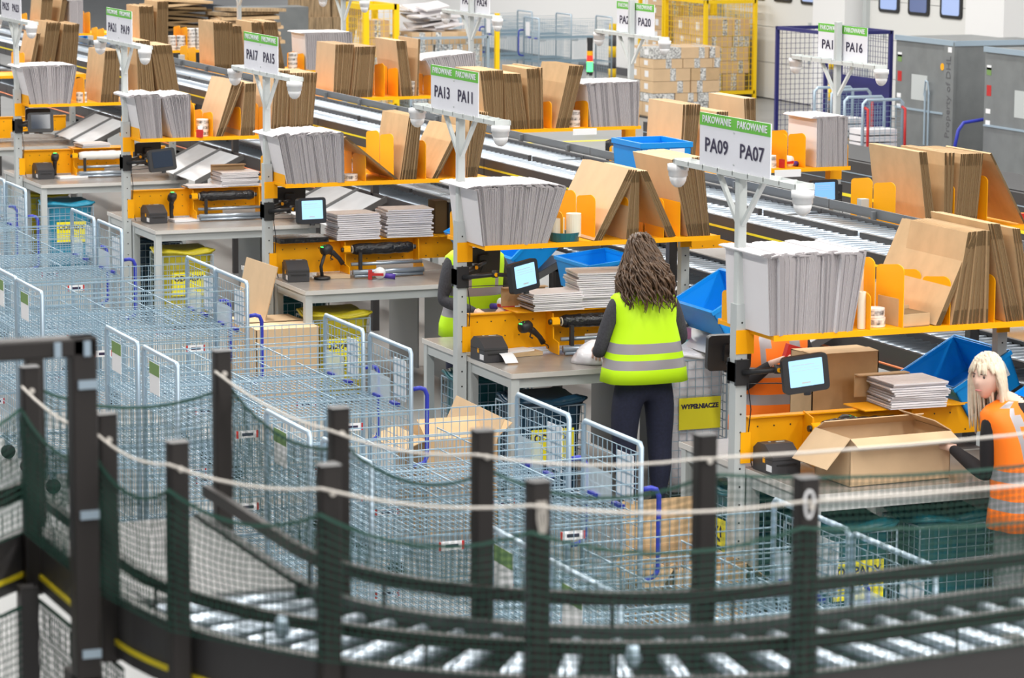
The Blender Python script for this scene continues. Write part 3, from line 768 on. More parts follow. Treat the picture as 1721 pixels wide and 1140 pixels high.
for k, (x, y) in enumerate(PR):
    o = pr if k == 0 else dup(pr)
    o.location = W(k, x, y-.03, .9); o.rotation_euler = (0, 0, random.uniform(-.15, .1))
    tag(o, 'black label printer with orange button on the %s table' % nm1(k), 'printer', 'label printers')
b = MB(); Rr = []
for i in range(7):
    a = i/6; Rr.append([Vector((-.045, -.11-.13*a, .055-.05*a**2)), Vector((.045, -.11-.13*a, .055-.05*a**2)), Vector((.045, -.11-.13*a, .057-.05*a**2)), Vector((-.045, -.11-.13*a, .057-.05*a**2))])
b.rings(Rr); o = b.build('printed_label', M_paper, None, False); o.location = W(1, .19, -.20, .902); tag(o, 'white label strip hanging out of the printer on the PA13 table', 'label')
# monitors on arms
def monitor(k, loc, rz, tilt, roll_, scr, lab, row=1, mountz=1.43, side=1):
    base = W(k, 0, 0, 0, row)
    t = thing('monitor', lab, 'monitor', base, 0, 'monitors on post arms')
    T = Matrix.Translation(loc) @ Matrix.Rotation(rz, 4, 'Z') @ Matrix.Rotation(tilt, 4, 'X') @ Matrix.Rotation(roll_, 4, 'Y')
    b = MB(T); rbox(b, -.128, .128, -.02, .02, -.10, .10, .025, 'y'); h = b.build('housing', M_black, t)
    b = MB(T); rbox(b, -.095, .095, -.0225, -.02, -.065, .078, .004, 'y', 0, 2); s_ = b.build('screen', scr, h)
    if scr is not M_off:
        b = MB(T)
        b.box(-.08, .05, -.0232, -.0225, .05, .053).box(-.08, .08, -.0232, -.0225, .035, .0365).box(-.08, .08, -.0232, -.0225, .02, .0215).box(-.03, .02, -.0232, -.0225, -.05, -.042)
        b.build('screen_text', M_steel, s_)
    b = MB(T); rbox(b, -.04, .04, .02, .045, -.05, .05, .01, 'y'); b.tube([(0, -.01, -.10), (0, -.01, -.115)], .02, 6); b.build('rear_housing', M_black, h)
    p = T @ Vector((0, .045, 0)); sg = -1 if row == 1 else -1
    b = MB(); b.box(-.04, .04, -.055 if side < 0 else .035, -.035 if side < 0 else .055, mountz-.07, mountz+.07); b.box(-.046, .046, -.04, .04, mountz-.05, mountz+.05)
    b.build('post_clamp', M_black, t)
    q0 = Vector((0, side*.06, mountz)); mid = Vector(((q0.x+p.x)*.5+.03, (q0.y+p.y)*.5, mountz+.03))
    MB().tube([q0, mid], .016, 8).tube([mid, p], .014, 8).tube([mid-Vector((0, 0, .02)), mid+Vector((0, 0, .025))], .02, 10).build('arm', M_black, t, True)
    MB().lathe([(.013, 0), (.013, .006)], mid+Vector((0, -.02, 0)), 10, 0, Matrix.Rotation(pi/2, 4, 'X')).build('joint_cap', M_amber, t)
    b = MB(); q = p
    b.tube([q, q+Vector((-.03, 0, -.06)), mid+Vector((-.02, -.02, -.07)), q0+Vector((.03, 0, -.06)), q0+Vector((.045, -.01, -.2)), Vector((.05, -.02, 1.02)), Vector((.07, -.05, .905))], .0035, 5)
    b.build('cable', M_black, t)
    return t
SC = [M_screen, M_screen, M_screen, M_off, M_off]
ML = [(.215, -.36, 1.462), (.30, -.36, 1.463), (.235, -.36, 1.46), (.23, -.36, 1.478), (.15, -.36, 1.486)]
MR = [(-.12, -.05, -.1), (.42, -.08, -.1), (.25, -.10, .02), (.12, -.15, -.08), (-.15, -.2, 0)]
for k in range(5):
    monitor(k, ML[k], MR[k][0], MR[k][1], MR[k][2], SC[k], ('dark switched-off monitor' if SC[k] is M_off else 'lit blue-white monitor') + ' on the near side arm of the %s rack' % nm1(k), 1, 1.43, -1)
    monitor(k, (.30 if k else .12, .36, 1.475), pi+(.1 if k % 2 else -.1), -.08, 0, M_off, 'black monitor seen from behind on the far side arm of the %s rack' % nm1(k), 1, 1.43, 1)
monitor(0, (-.30, -.36, 1.47), .05, -.05, 0, M_screen2, 'black monitor with plain blue screen on the PA18 and PA16 rack', 2, 1.42, -1)
monitor(1, (-.36, -.36, 1.45), .9, -.05, 0, M_off, 'dark monitor turned away below the PA22 shelf', 2, 1.42, -1)
# hand scanners
def scanner(loc, rz, lean, lab):
    t = thing('hand_scanner', lab, 'scanner', loc, rz, 'hand scanners')
    T = Matrix.Rotation(lean, 4, 'X')
    b = MB(T); b.lathe([(.008, .045), (.036, .04), (.042, .01), (.038, -.03), (.02, -.05)], (0, 0, 0), 12, 0, Matrix.Rotation(pi/2-.25, 4, 'X')); b.build('head', M_black, t, True)
    b = MB(T); b.tube([(0, .0, -.01), (0, .05, -.05), (0, .09, -.12), (0, .105, -.17)], [.024, .022, .018, .02], 8); b.build('grip', M_black, t, True)
    MB(T).cbox((0, -.02, .034), (.03, .03, .012)).build('status_light', M_green_led, t)
    MB(T).tube([(0, .03, -.06), (0, .012, -.08), (0, .03, -.10)], .006, 5).build('trigger', M_black, t)
    MB(T).tube([(0, .105, -.17), (.01, .13, -.2), (.02, .12, -.215)], .004, 5).build('cable', M_black, t)
    return t
scanner(W(0, .62, -.10, 1.13), .8, .3, 'black hand scanner partly hidden on the PA09 table')
scanner(W(1, .42, -.12, 1.09), -1.25, .35, 'black hand scanner with green light at the PA13 panel')
scanner(W(2, .42, -.19, 1.13), -1.25, .35, 'black hand scanner with green light on a stand by the PA17 printer')
scanner(W(3, .40, -.09, 1.11), .1, -.5, 'black hand scanner with green light hanging at the PA21 panel')
scanner(W(4, .36, -.09, 1.10), -.1, -.5, 'black hand scanner hanging at the PA25 panel')
t = thing('scanner_stand', 'black scanner stand with round foot beside the PA17 printer', 'stand', W(2, .38, -.20, .9))
MB().lathe([(.065, 0), (.065, .018), (.03, .026)], n=16).build('foot', M_black, t, True)
MB().tube([(0, 0, .02), (-.01, 0, .10), (.02, .0, .19)], .014, 8).build('stem', M_black, t, True)
# film roll dispensers
def dispenser(k, x0, x1, film, lab):
    t = thing('film_dispenser', lab, 'dispenser', W(k, 0, 0), 0, 'film dispensers on the orange panels')
    y = -.16
    for x in (x0-.055, x1+.06): MB().prism([(x, -.01, .92), (x, -.01, 1.19), (x, -.12, 1.17), (x, -.13, 1.0), (x, -.22, .985), (x, -.22, .905), (x, -.10, .905)], (.007, 0, 0)).build('bracket', M_orange, t)
    MB().tube([(x0-.09, y+.02, 1.115), (x1+.03, y+.02, 1.115)], .018, 8).build('spindle', M_black, t)
    MB().tube([(x0-.075, y+.02, 1.115), (x0-.02, y+.02, 1.115)], .03, 6).build('spindle_knob', M_orange, t)
    b = MB(); n = 14; L = x1-x0
    b.tube([(x0+L*i/n, y+.02, 1.115) for i in range(n+1)], [.036]+[.045+.004*random.uniform(-1, 1) for _ in range(n-1)]+[.036], 16); b.build('film_roll', film, t, True)
    for xx in (x0-.004, x1-.002): MB().tube([(xx, y+.02, 1.115), (xx+.006, y+.02, 1.115)], .03, 14).build('roll_core', M_cream, t)
    MB().tube([(x0-.03, -.2, 1.005), (x1+.06, -.2, 1.005)], .014, 10).build('guide_roller', M_roller, t, True)
    MB().tube([(x0-.03, -.24, .945), (x1+.06, -.24, .945)], .022, 10).box(x0-.02, x1+.05, -.262, -.235, .905, .925).build('cutter_bar', M_roller, t, True)
    MB().box(x0+.02, x0+.045, -.25, -.225, .93, 1.10).build('cutter_handle', M_black, t)
dispenser(0, .45, .95, M_film, 'black film roll behind the open carton on the PA09 table')
dispenser(1, .67, 1.13, M_film, 'crinkled black film roll in front of the woman in yellow')
dispenser(2, .65, 1.15, M_film, 'black film roll below the piled envelopes at PA17')
dispenser(3, .64, 1.15, M_film, 'black film roll on the PA21 table panel')
dispenser(4, .60, 1.06, M_wfilm, 'white foam roll on the PA25 table panel')
MB_n = MB
# lying stacks on the panels: shelf plate + flats of envelopes, each its own thing
def lying(k, x, y, z, n, lx, ly, rz, lab, grp, th=.012, matl=None, fold=False):
    ms = []
    for v in range(3):
        b = MB(); b.box(-lx/2, lx/2, -ly/2, ly/2, .001, th*.8, 0)
        if v == 0: b.box(-lx/2-.004, -lx/2, -ly/2, ly/2, .001, th*.5, 1)
        ms.append(b.mesh('mailer', matl or [M_env, M_enve]))
    for i in range(n):
        o = bpy.data.objects.new('mailer', random.choice(ms)); col.objects.link(o)
        o.location = W(k, x+random.uniform(-.014, .014), y+random.uniform(-.012, .012), z+i*th); o.rotation_euler = (0, 0, rz+random.uniform(-.05, .05))
        tag(o, lab, 'envelope', grp)
def ledge(k, x0, x1, lab):
    o = MB().box(x0, x1, -.115, .13, 1.181, 1.187).build('ledge', M_orange); o.location = W(k, 0, 0); tag(o, lab, 'ledge', 'orange ledges over the panels')
for k, x0, x1 in ((0, .72, 1.35), (1, .36, 1.25), (2, .45, 1.38), (3, .55, 1.3), (4, .55, 1.1)): ledge(k, x0, x1, 'thin orange ledge carrying envelopes above the %s panel' % nm1(k))
lying(2, .70, -.02, 1.19, 13, .36, .27, .05, 'white mailer lying in the left pile above the PA17 film roll', 'left mailer pile at PA17', .016)
lying(2, 1.14, .0, 1.19, 14, .38, .28, -.08, 'white mailer lying in the right pile above the PA17 film roll', 'right mailer pile at PA17', .016)
lying(1, .64, -.03, 1.19, 10, .36, .25, .0, 'brown-edged mailer lying in the low stack left of the woman in yellow', 'low mailer stack at PA13', .012, [M_env, M_kedge])
lying(1, 1.03, .02, 1.19, 17, .42, .30, -.1, 'white mailer lying in the high stack behind the woman in yellow', 'high mailer stack at PA13', .014)
lying(3, 1.02, .0, 1.19, 11, .36, .26, .04, 'white mailer lying in the stack above the PA21 film roll', 'mailer stack at PA21', .012)
lying(3, .72, -.06, 1.19, 3, .36, .16, -.03, 'white mailer lying in the thin stack beside the PA21 pile', 'thin mailer stack at PA21', .008)
lying(4, .78, .0, 1.19, 4, .30, .24, .1, 'white mailer lying above the PA25 foam roll', 'mailers at PA25', .012)
lying(0, 1.04, -.02, 1.19, 12, .34, .30, -.06, 'white mailer lying in the stack on the orange PA09 panel, left of the blond woman', 'mailer stack at PA09', .012)
for k, x, y, z, s in ((1, .52, .16, 1.25, 'behind the low mailer stack left of the woman in yellow'), (3, 1.0, .15, 1.30, 'behind the PA21 mailer stack'), (0, .97, .17, 1.27, 'behind the mailer stack left of the blond woman')):
    b = MB(); b.box(-.16, .16, 0, .006, -.06, .07); b.box(-.16, .16, -.05, .0, .064, .07); o = b.build('carton_sleeve', M_kraft); o.location = W(k, x, y, z); tag(o, 'folded brown board strip standing ' + s, 'carton')
for k, x, s in ((2, .24, 'on the PA17 panel beside the monitor'),):
    b = MB()
    for i in range(7): b.box(-.20, .20, -.13, .13, i*.006, i*.006+.004, 0)
    o = b.build('foil_pile', M_film); o.location = W(k, x+.02, .0, 1.182); tag(o, 'pile of black foil sheets lying ' + s, 'foil', None)
# tape rolls, tall paper rolls on shelves
def tape_stack(row, k, x, y, n, lab, grp, r=.055, h=.05, z=1.667):
    for i in range(n):
        t = thing('tape_roll', lab, 'tape', W(k, x+random.uniform(-.004, .004), y, z+i*(h+.001), row), random.uniform(0, 6), grp)
        b = MB(); b.lathe([(r*.72, 0), (r, 0), (r, h), (r*.72, h)], n=18, m=0); b.build('roll', M_tape, t)
        b = MB(); b.lathe([(r*1.004, h*.25), (r*1.006, h*.25), (r*1.006, h*.8), (r*1.004, h*.8)], n=18); b.build('print_band', M_labelp, t)
        MB().lathe([(r*.55, .001), (r*.72, .001), (r*.72, h-.001), (r*.55, h-.001)], n=14).build('core', M_kraft, t)
tape_stack(1, 0, .72, -.2, 2, 'printed white tape roll stacked beside the tall cream roll on the PA09 shelf', 'tape rolls on the PA09 shelf')
tape_stack(1, 2, .62, -.2, 1, 'printed white tape roll in the corner of the PA17 shelf', None)
tape_stack(1, 3, .66, -.2, 3, 'printed white tape roll stacked beside the envelopes on the PA21 shelf', 'tape rolls on the PA21 shelf')
tape_stack(1, 4, .62, -.2, 2, 'printed white tape roll leaning on the PA25 shelf', 'tape rolls on the PA25 shelf')
tape_stack(2, 1, -.67, -.2, 3, 'printed white tape roll stacked between cartons and envelopes on the PA22 shelf', 'tape rolls on the PA22 shelf')
tape_stack(2, 2, -.73, -.2, 3, 'printed white tape roll stacked on the shelf of the PA24 station', 'tape rolls on the PA24 shelf')
tape_stack(2, 0, -.72, -.2, 2, 'printed white tape roll stacked left of the envelopes on the PA18 shelf', 'tape rolls on the PA18 shelf')
tape_stack(2, 3, -.70, -.2, 4, 'printed white tape roll stacked on the shelf next beyond the PA24 station', 'tape rolls beyond PA24')
for i in range(5): tape_stack(2, 4, -.98+.13*i, -.2, 4 if i < 2 else 6, 'white tape roll piled on the shelf second beyond the PA24 station', 'tape rolls far shelf', .06, .045)
def roll_tall(k, x, y, r, h, z, lab):
    t = thing('paper_roll', lab, 'roll', W(k, x, y, z)); MB().lathe([(r*.4, 0), (r, 0), (r, h), (r*.4, h)], n=20).build('roll', M_cream, t, False)
    MB().lathe([(r*.25, .002), (r*.4, .002), (r*.4, h+.001), (r*.25, h+.001)], n=12).build('core', M_kraft, t)
roll_tall(0, .74, .08, .055, .235, 1.77, 'tall cream paper roll standing beside the orange divider on the PA09 shelf')
MB().box(-.06, .06, -.06, .06, 0, .104).build('small_carton', M_kraft).location = W(0, .74, .08, 1.666)
tag(bpy.data.objects['small_carton'], 'small brown carton under the tall cream roll on the PA09 shelf', 'carton')
roll_tall(0, .61, -.25, .022, .20, 1.667, 'thin cream roll standing right of the PA09 envelopes')
roll_tall(1, .60, -.22, .05, .12, 1.70, 'white label roll standing in a tub right of the PA13 envelopes')
roll_tall(1, .70, -.26, .05, .15, 1.70, 'pale barcode label roll standing in the tub of the PA13 shelf')
t = thing('tub', 'clear and green round tub holding label rolls on the PA13 shelf', 'tub', W(1, .645, -.235, 1.667)); b = MB(); b.lathe([(.095, 0), (.105, .06), (.095, .06), (.085, .01)], n=20); b.build('rim', M_bagt, t)
b = MB(); b.box(-.02, .02, 0, .22, 0, .02); b.box(-.1, .1, .0, .2, .02, .03)
t = thing('envelope_box', 'small open brown box of mailers lying beside the tape rolls on the PA09 shelf', 'box', W(0, .90, -.20, 1.667), .1)
MB().box(-.07, .10, -.1, .1, 0, .006).box(-.07, .10, -.1, -.094, 0, .07).box(-.076, -.07, -.1, .14, 0, .15).box(-.07, .10, .094, .1, 0, .09).build('shell', M_kraft, t)
b = MB()
for i in range(8): b.box(-.06, .095, -.09, .09, .008+i*.008, .014+i*.008)
b.build('contents', M_kedge, t)
# tape guns
def tape_gun(loc, rz, lab):
    t = thing('tape_dispenser', lab, 'dispenser', loc, rz, 'tape guns')
    MB().tube([(0, -.02, .05), (0, .02, .05)], .045, 16).build('tape', M_tape, t, True)
    MB().box(-.07, .03, -.028, .028, .03, .05).box(-.09, -.06, -.03, .03, .0, .07).build('frame', M_red, t)
    MB().tube([(.03, 0, .03), (.12, 0, .02)], [.02, .022], 10).build('grip', M_purple, t, True)
tape_gun(W(2, .80, -.36, .9), -.4, 'red and violet tape gun lying on the PA17 table')
tape_gun(W(3, .62, -.26, 1.667), 1.2, 'violet tape gun on the PA21 shelf beside the tape rolls')
tape_gun(W(0, -.55, -.22, 1.667, 2), .4, 'red and violet tape gun on the PA18 shelf')
tape_gun(W(-1, -.78, -.2, 1.667, 2), .2, 'red and violet tape gun on the shelf at the right edge')
# shelf notes
for k, x in ((0, -.62), (1, -.62)):
    o = MB().box(-.12, .12, -.003, 0, -.06, 0).build('shelf_note', M_paper); o.location = W(k, x, -.336, 1.66, 2); tag(o, 'white paper note hanging below the shelf edge ' + nm2(k), 'note', 'shelf notes')
# papers and small things on tables
def sheet(k, x, y, z, lx, ly, rz, m, name, lab, cat, h=.004):
    o = MB().box(-lx/2, lx/2, -ly/2, ly/2, 0, h).build(name, m); o.location = W(k, x, y, z); o.rotation_euler = (0, 0, rz); return tag(o, lab, cat)
sheet(1, .38, -.10, .9, .28, .16, .1, M_kraft, 'carton_pad', 'brown pad lying behind the printer label on the PA13 table', 'pad', .025)
sheet(1, .36, -.10, .926, .22, .12, .3, M_paper, 'papers', 'white papers on the brown pad of the PA13 table', 'papers', .012)
sheet(2, .50, -.12, .9, .24, .18, -.2, M_kraft2, 'carton_pad', 'pale pad behind the scanner stand on the PA17 table', 'pad', .03)
sheet(3, .50, -.15, .9, .26, .16, .1, M_paper, 'papers', 'white papers below the PA21 scanner', 'papers', .02)
sheet(4, .50, -.2, .9, .3, .16, .1, M_paper, 'papers', 'white papers below the PA25 scanner', 'papers', .02)
# boxes at the table end right of woman in yellow
for (x, y, z, lx, ly, h, m, s) in ((1.18, -.50, .9, .22, .16, .05, M_ysign, 'yellow'), (1.20, -.48, .952, .26, .18, .06, M_cyan, 'pale blue'), (1.15, -.50, 1.014, .12, .10, .07, M_pink, 'pink')):
    o = MB().box(-lx/2, lx/2, -ly/2, ly/2, 0, h).build('small_box', m); o.location = W(1, x+.22, y, z); tag(o, 'small %s box stacked at the right of the woman in the yellow vest' % s, 'box')
t = thing('packed_bag', 'crumpled white plastic bag on the table in front of the woman in yellow', 'bag', W(1, .72, -.56, .9))
b = MB(); Rr = []
for i in range(8):
    z = .15*i/7; s = (1, 1.05, 1.0, .92, .8, .62, .4, .12)[i]; Rr.append([Vector((.14*s*cos(a)*(1+.12*sin(3*a+i)), .12*s*sin(a)*(1+.1*cos(4*a+i)), z)) for a in [2*pi*q/18 for q in range(18)]])
b.rings(Rr); b.build('bag', M_bagw, t, True)
# upright dark book boxes right of the PA17 pile
o = MB().box(-.05, .05, -.08, .08, 0, .26).build('display_box', M_kedged); o.location = W(2, 1.46, .1, 1.19); tag(o, 'tall brown and black box standing at the right end of the PA17 panel', 'box')
o = MB().box(-.03, .03, -.08, .08, 0, .25).build('display_box', M_black); o.location = W(2, 1.54, .06, 1.19); tag(o, 'tall black box standing at the right end of the PA17 panel', 'box')
ledge(2, 1.39, 1.6, 'thin orange ledge under the tall boxes at the right end of the PA17 panel')
# blue crates
def crate():
    t = thing('blue_crate', 'crate', 'crate')
    lx, ly, h = .40, .60, .22; e = .018
    b = MB()
    o_ = [(-lx/2+e, -ly/2+e), (lx/2-e, -ly/2+e), (lx/2-e, ly/2-e), (-lx/2+e, ly/2-e)]; p_ = [(-lx/2, -ly/2), (lx/2, -ly/2), (lx/2, ly/2), (-lx/2, ly/2)]
    for i in range(4):
        j = (i+1) % 4; w_ = .008
        a0, a1, c0, c1 = Vector((*o_[i], 0)), Vector((*o_[j], 0)), Vector((*p_[i], h)), Vector((*p_[j], h))
        n = Vector((-(a1-a0).y, (a1-a0).x, 0)).normalized()*w_
        b.add([a0, a1, c1, c0, a0+n, a1+n, c1+n, c0+n], [(0,1,2,3),(7,6,5,4),(3,2,6,7),(0,4,5,1),(0,3,7,4),(1,5,6,2)])
    b.build('walls', M_binb, t)
    MB().box(-lx/2+e, lx/2-e, -ly/2+e, ly/2-e, 0, .008).build('base', M_binc, t)
    b = MB(); 
    b.box(-lx/2-.008, lx/2+.008, -ly/2-.01, -ly/2+.012, h-.025, h).box(-lx/2-.008, lx/2+.008, ly/2-.012, ly/2+.01, h-.025, h).box(-lx/2-.01, -lx/2+.012, -ly/2, ly/2, h-.025, h).box(lx/2-.012, lx/2+.01, -ly/2, ly/2, h-.025, h); b.build('rim', M_binb, t)
    l = MB().box(.02, .14, -ly/2-.012, -ly/2-.009, h-.12, h-.03).build('crate_label', M_paper, t)
    MB().box(.03, .13, -ly/2-.0135, -ly/2-.012, h-.10, h-.065).build('barcode', M_labelp, l)
    return t
cr = crate(); first = True
CR_ = [((9.10, 15.12, 1.165), (0, -.50, 0), 'tilted blue crate left of the grey upright beside the blond woman'),
 ((9.12, 14.05, 1.16), (0, -.50, 0), 'tilted blue crate at the right edge behind the blond woman'),
 ((9.75, 14.75, 1.48), (0, 1.5, 0), 'blue crate standing on its side above the tilted crate near the blond woman'),
 ((9.78, 13.9, 1.50), (0, 1.5, 0), 'blue crate standing on its side at the right edge of the picture'),
 ((9.12, 18.20, 1.17), (0, -.50, 0), 'tilted blue crate between the woman in yellow and the PA09 envelopes'),
 ((9.10, 20.25, 1.115), (0, -.10, 0), 'nearly level blue crate behind the head of the woman in yellow'),
 ((9.08, 21.45, 1.20), (0, -.75, 0), 'steep blue crate behind the monitor of the PA13 rack'),
 ((9.12, 22.35, 1.16), (0, -.50, 0), 'blue crate glimpsed behind the tall boxes at PA17'),
 ((9.72, 20.72, 1.785), (0, 0, 0), 'level blue crate riding on the upper conveyor beyond the PA13 cartons')]
for loc, rot, lab in CR_:
    o = cr if first else dup(cr); first = False; o.location = loc; o.rotation_euler = rot; tag(o, lab, 'crate', 'blue crates')
    if 'upper conveyor' in lab: o.scale = (1, .85, 1.5)
# wire waste cages with bags and cards
def cage(loc, bagm, lab, sign=None, sx=.42, sy=.40, h=.66, side=None, bagh=.05, rz=0, bin_top=None):
    t = thing('waste_cage', lab, 'cage', loc, rz, 'wire waste cages')
    b = MB(); r_ = .0028
    for y in (0, sy): grid(b, (0, y, .04), (1, 0, 0), (0, 0, 1), sx, h-.04, .06, .06, r_)
    for x in (0, sx): grid(b, (x, 0, .04), (0, 1, 0), (0, 0, 1), sy, h-.04, .06, .06, r_)
    b.tube([(0, 0, h), (sx, 0, h), (sx, sy, h), (0, sy, h)], .006, 6, closed=True)
    for x in (0, sx):
        for y in (0, sy): b.tube([(x, y, 0), (x, y, h)], .006, 6)
    b.build('wire_cage', M_galvp, t)
    b = MB(); Rr = []
    N = 28
    for i, z in enumerate((.05, .2, .4, h-.02, h+bagh*.6, h+bagh)):
        ins = (.03, .018, .02, .012, -.012, .03)[i]; rg = []
        for q in range(N):
            a = 2*pi*q/N; cx_, cy_ = cos(a), sin(a); m = max(abs(cx_), abs(cy_))
            wob = 1+.03*sin(5*a+i*1.3)
            rg.append(Vector((sx/2+cx_/m*(sx/2-ins)*wob, sy/2+cy_/m*(sy/2-ins)*wob, z+(.015*sin(4*a+i) if i > 3 else 0))))
        Rr.append(rg)
    b.rings(Rr); b.build('bag', bagm, t, True)
    b = MB(); b.tube([Vector(p)+Vector((0, 0, -.006)) for p in Rr[4]], .012, 6, closed=True); b.build('bag_rim', bagm, t, True)
    def card(T, tx, w_=.30, hh=.21, arrows=False):
        s = MB(T).box(-w_/2, w_/2, -.002, .0, -hh/2, hh/2).build('card', M_ysign, t)
        M_ = T @ Matrix.Translation((0, -.003, hh*.22 if not arrows else -hh*.22)) @ Matrix.Rotation(pi/2, 4, 'X')
        text_obj(tx, (.068 if len(tx) < 8 else .042) if not arrows else .030, M_ink, s, M_, 'lettering', .95, bold=.0022)
        if tx == 'ODPADY':
            b_ = MB(T @ Matrix.Translation((0, -.003, -hh*.22))); b_.box(-.018, .004, -.001, 0, -.03, .0).box(-.021, .007, -.001, 0, .002, .006).tube([(.018, -.001, -.03), (.02, -.001, 0), (.008, -.001, .015)], .003, 4); b_.build('bin_symbol', M_ink, s)
        if arrows:
            b_ = MB(T @ Matrix.Translation((0, -.003, hh*.14))); rr = .038
            for q in range(3):
                a0_ = pi/2+q*2*pi/3; a1_ = a0_+2*pi/3*.62
                b_.tube([(rr*cos(a0_), 0, rr*sin(a0_)), (rr*cos(a1_), 0, rr*sin(a1_))], .006, 4)
                c_ = Vector((rr*cos(a1_), 0, rr*sin(a1_))); d_ = (c_-Vector((rr*cos(a0_), 0, rr*sin(a0_)))).normalized(); n_ = Vector((-d_.z, 0, d_.x))
                b_.prism([c_+n_*.013+Vector((0, -.001, 0)), c_-n_*.013+Vector((0, -.001, 0)), c_+d_*.02+Vector((0, -.001, 0))], (0, .002, 0))
            b_.build('recycling_arrows', M_ink, s)
    if sign: card(Matrix.Translation((sx*.5, -.008, h*.62)), sign)
    if side: card(Matrix.Translation((-.008, sy*.5, h*.62)) @ Matrix.Rotation(-pi/2, 4, 'Z'), side, .17, .23, True)
    return t
for k, bm, lb, sd in ((0, M_bagt, 'ODPADY', 'PAPIER'), (1, M_bagn, 'ODPADY', None), (2, M_bagy, 'ODPADY', None), (3, M_bagy, 'ODPADY', None), (4, M_bagb, 'ODPADY', 'PAPIER')):
    colr = {id(M_bagt): 'teal', id(M_bagn): 'dark blue', id(M_bagy): 'yellow', id(M_bagb): 'bright blue'}[id(bm)]
    cage(W(k, .12, -.74), bm, 'wire waste cage with %s bag and ODPADY card at the %s table' % (colr, nm1(k)), lb, .46)
for k, bm, cn in ((0, M_bagt, 'teal'), (1, M_bagt, 'teal'), (2, M_bagt, 'teal'), (3, M_bagn, 'dark'), (4, M_bagy, 'yellow')):
    cage(W(k, .12, .22), bm, 'wire waste cage with %s bag under the far half of the %s table' % (cn, nm1(k)), None, .46, .42, side='PAPIER' if k in (0, 3, 4) else None)
cage(W(1, 1.14, -.87), M_bagw, 'wire cage with clear bag and yellow filler card right of the woman in yellow', 'WYPEŁNIACZE', .40, .34, .93)
cage(W(1, .55, 1.02), M_bagw, 'wire cage with clear bag beside the man behind the PA13 post', None, .4, .36, .60)
cage(W(0, .72, -.74), M_bagt, 'wire waste cage with teal bag at the blond woman\'s legs', None, .46)
# loose cartons
def board(loc, pts, th, lab, m=M_kraft2, name='carton_sheet', score=None):
    b = MB(); b.prism([Vector(p) for p in pts], th); o = b.build(name, [m]); o.location = loc; tag(o, lab, 'carton'); return o
def quadboard(name, lab, A, B, C, D, m=M_kraft2):
    A, B, C, D = map(Vector, (A, B, C, D)); n = (B-A).cross(D-A).normalized()*.007
    b = MB(); b.prism([A, B, C, D], n); o = b.build(name, m); return tag(o, lab, 'carton')
quadboard('carton_sheet', 'large pale board sheet leaning at the left end of the PA17 table', (7.36, 23.12, 1.06), (7.36, 22.35, 1.075), (7.30, 22.50, .62), (7.30, 23.25, .60))
quadboard('carton_sheet', 'large creased board sheet leaning before the PA13 table, left of the far post', (7.22, 18.29, .757), (7.20, 17.44, .752), (7.02, 17.46, .28), (7.05, 18.40, .28))
def obox(name, lab, c, lx, ly, h, rz, flaps, m=M_kraft2, fill=None):
    """open carton: four walls, a bottom and flaps given as (side, angle)"""
    t = thing(name, lab, 'carton', c, rz); th = .006
    MB().box(-lx/2, lx/2, -ly/2, ly/2, 0, th).build('bottom', m, t)
    w4 = {'left': (-lx/2, -lx/2+th, -ly/2, ly/2), 'right': (lx/2-th, lx/2, -ly/2, ly/2), 'near': (-lx/2, lx/2, -ly/2, -ly/2+th), 'far': (-lx/2, lx/2, ly/2-th, ly/2)}
    for s, (x0, x1, y0, y1) in w4.items(): MB().box(x0, x1, y0, y1, th, h).build('wall', m, t)
    for s, ang, fl_ in flaps:
        a = radians(ang); c_, s_ = cos(a)*fl_, sin(a)*fl_
        if s in ('near', 'far'):
            sg = -1 if s == 'near' else 1; y = sg*ly/2
            P = [(-lx/2, y, h), (lx/2, y, h), (lx/2-.0, y+sg*c_, h+s_), (-lx/2+.0, y+sg*c_, h+s_)]
        else:
            sg = -1 if s == 'left' else 1; x = sg*lx/2
            P = [(x, -ly/2, h), (x, ly/2, h), (x+sg*c_, ly/2, h+s_), (x+sg*c_, -ly/2, h+s_)]
        P = [Vector(p) for p in P]; n = (P[1]-P[0]).cross(P[3]-P[0]).normalized()*.005
        MB().prism(P, n).build('flap', m, t)
    if fill:
        b = MB()
        for q in range(46):
            p = Vector((random.uniform(-lx/2+.05, lx/2-.05), random.uniform(-ly/2+.05, ly/2-.05), h*.72+random.uniform(-.04, .06)))
            v = [p+Vector((random.uniform(-.07, .07), random.uniform(-.07, .07), random.uniform(-.03, .04))) for _ in range(4)]; b.quad(*v)
        b.build('paper_fill', fill, t)
    return t
obox('open_carton', 'open brown carton with folded-out flaps on the PA09 table before the blond woman', (8.12, 14.36, .902), .62, .36, .255, .04,
     [('left', -48, .21), ('near', -22, .09), ('far', 150, .10), ('right', 150, .12)])
o = obox('tall_carton', 'big brown carton standing behind the lit monitor of the PA09 table', (8.34, 15.32, .90), .42, .26, .53, 0, [('near', 178, .12), ('far', 178, .12)], M_kraft)
obox('waste_carton', 'low open carton behind the PA17 wire trolleys, lid board on top', (7.35, 22.45, .0), .5, .75, .64, 0, [('near', 179, .3), ('far', 179, .36)])
obox('loose_carton', 'open brown carton on the floor beside the trolley under the leaning creased sheet', (7.02, 17.95, 0), .48, .55, .60, 0, [('left', -20, .18), ('near', 150, .2), ('right', 40, .12)], M_kraft)
obox('paper_carton', 'open brown carton full of crumpled packing paper at the trolley row', (7.2, 14.85, 0), .44, .6, .44, 0, [('left', -55, .15), ('right', -35, .2), ('far', 75, .25)], M_kraft, M_kraft2)

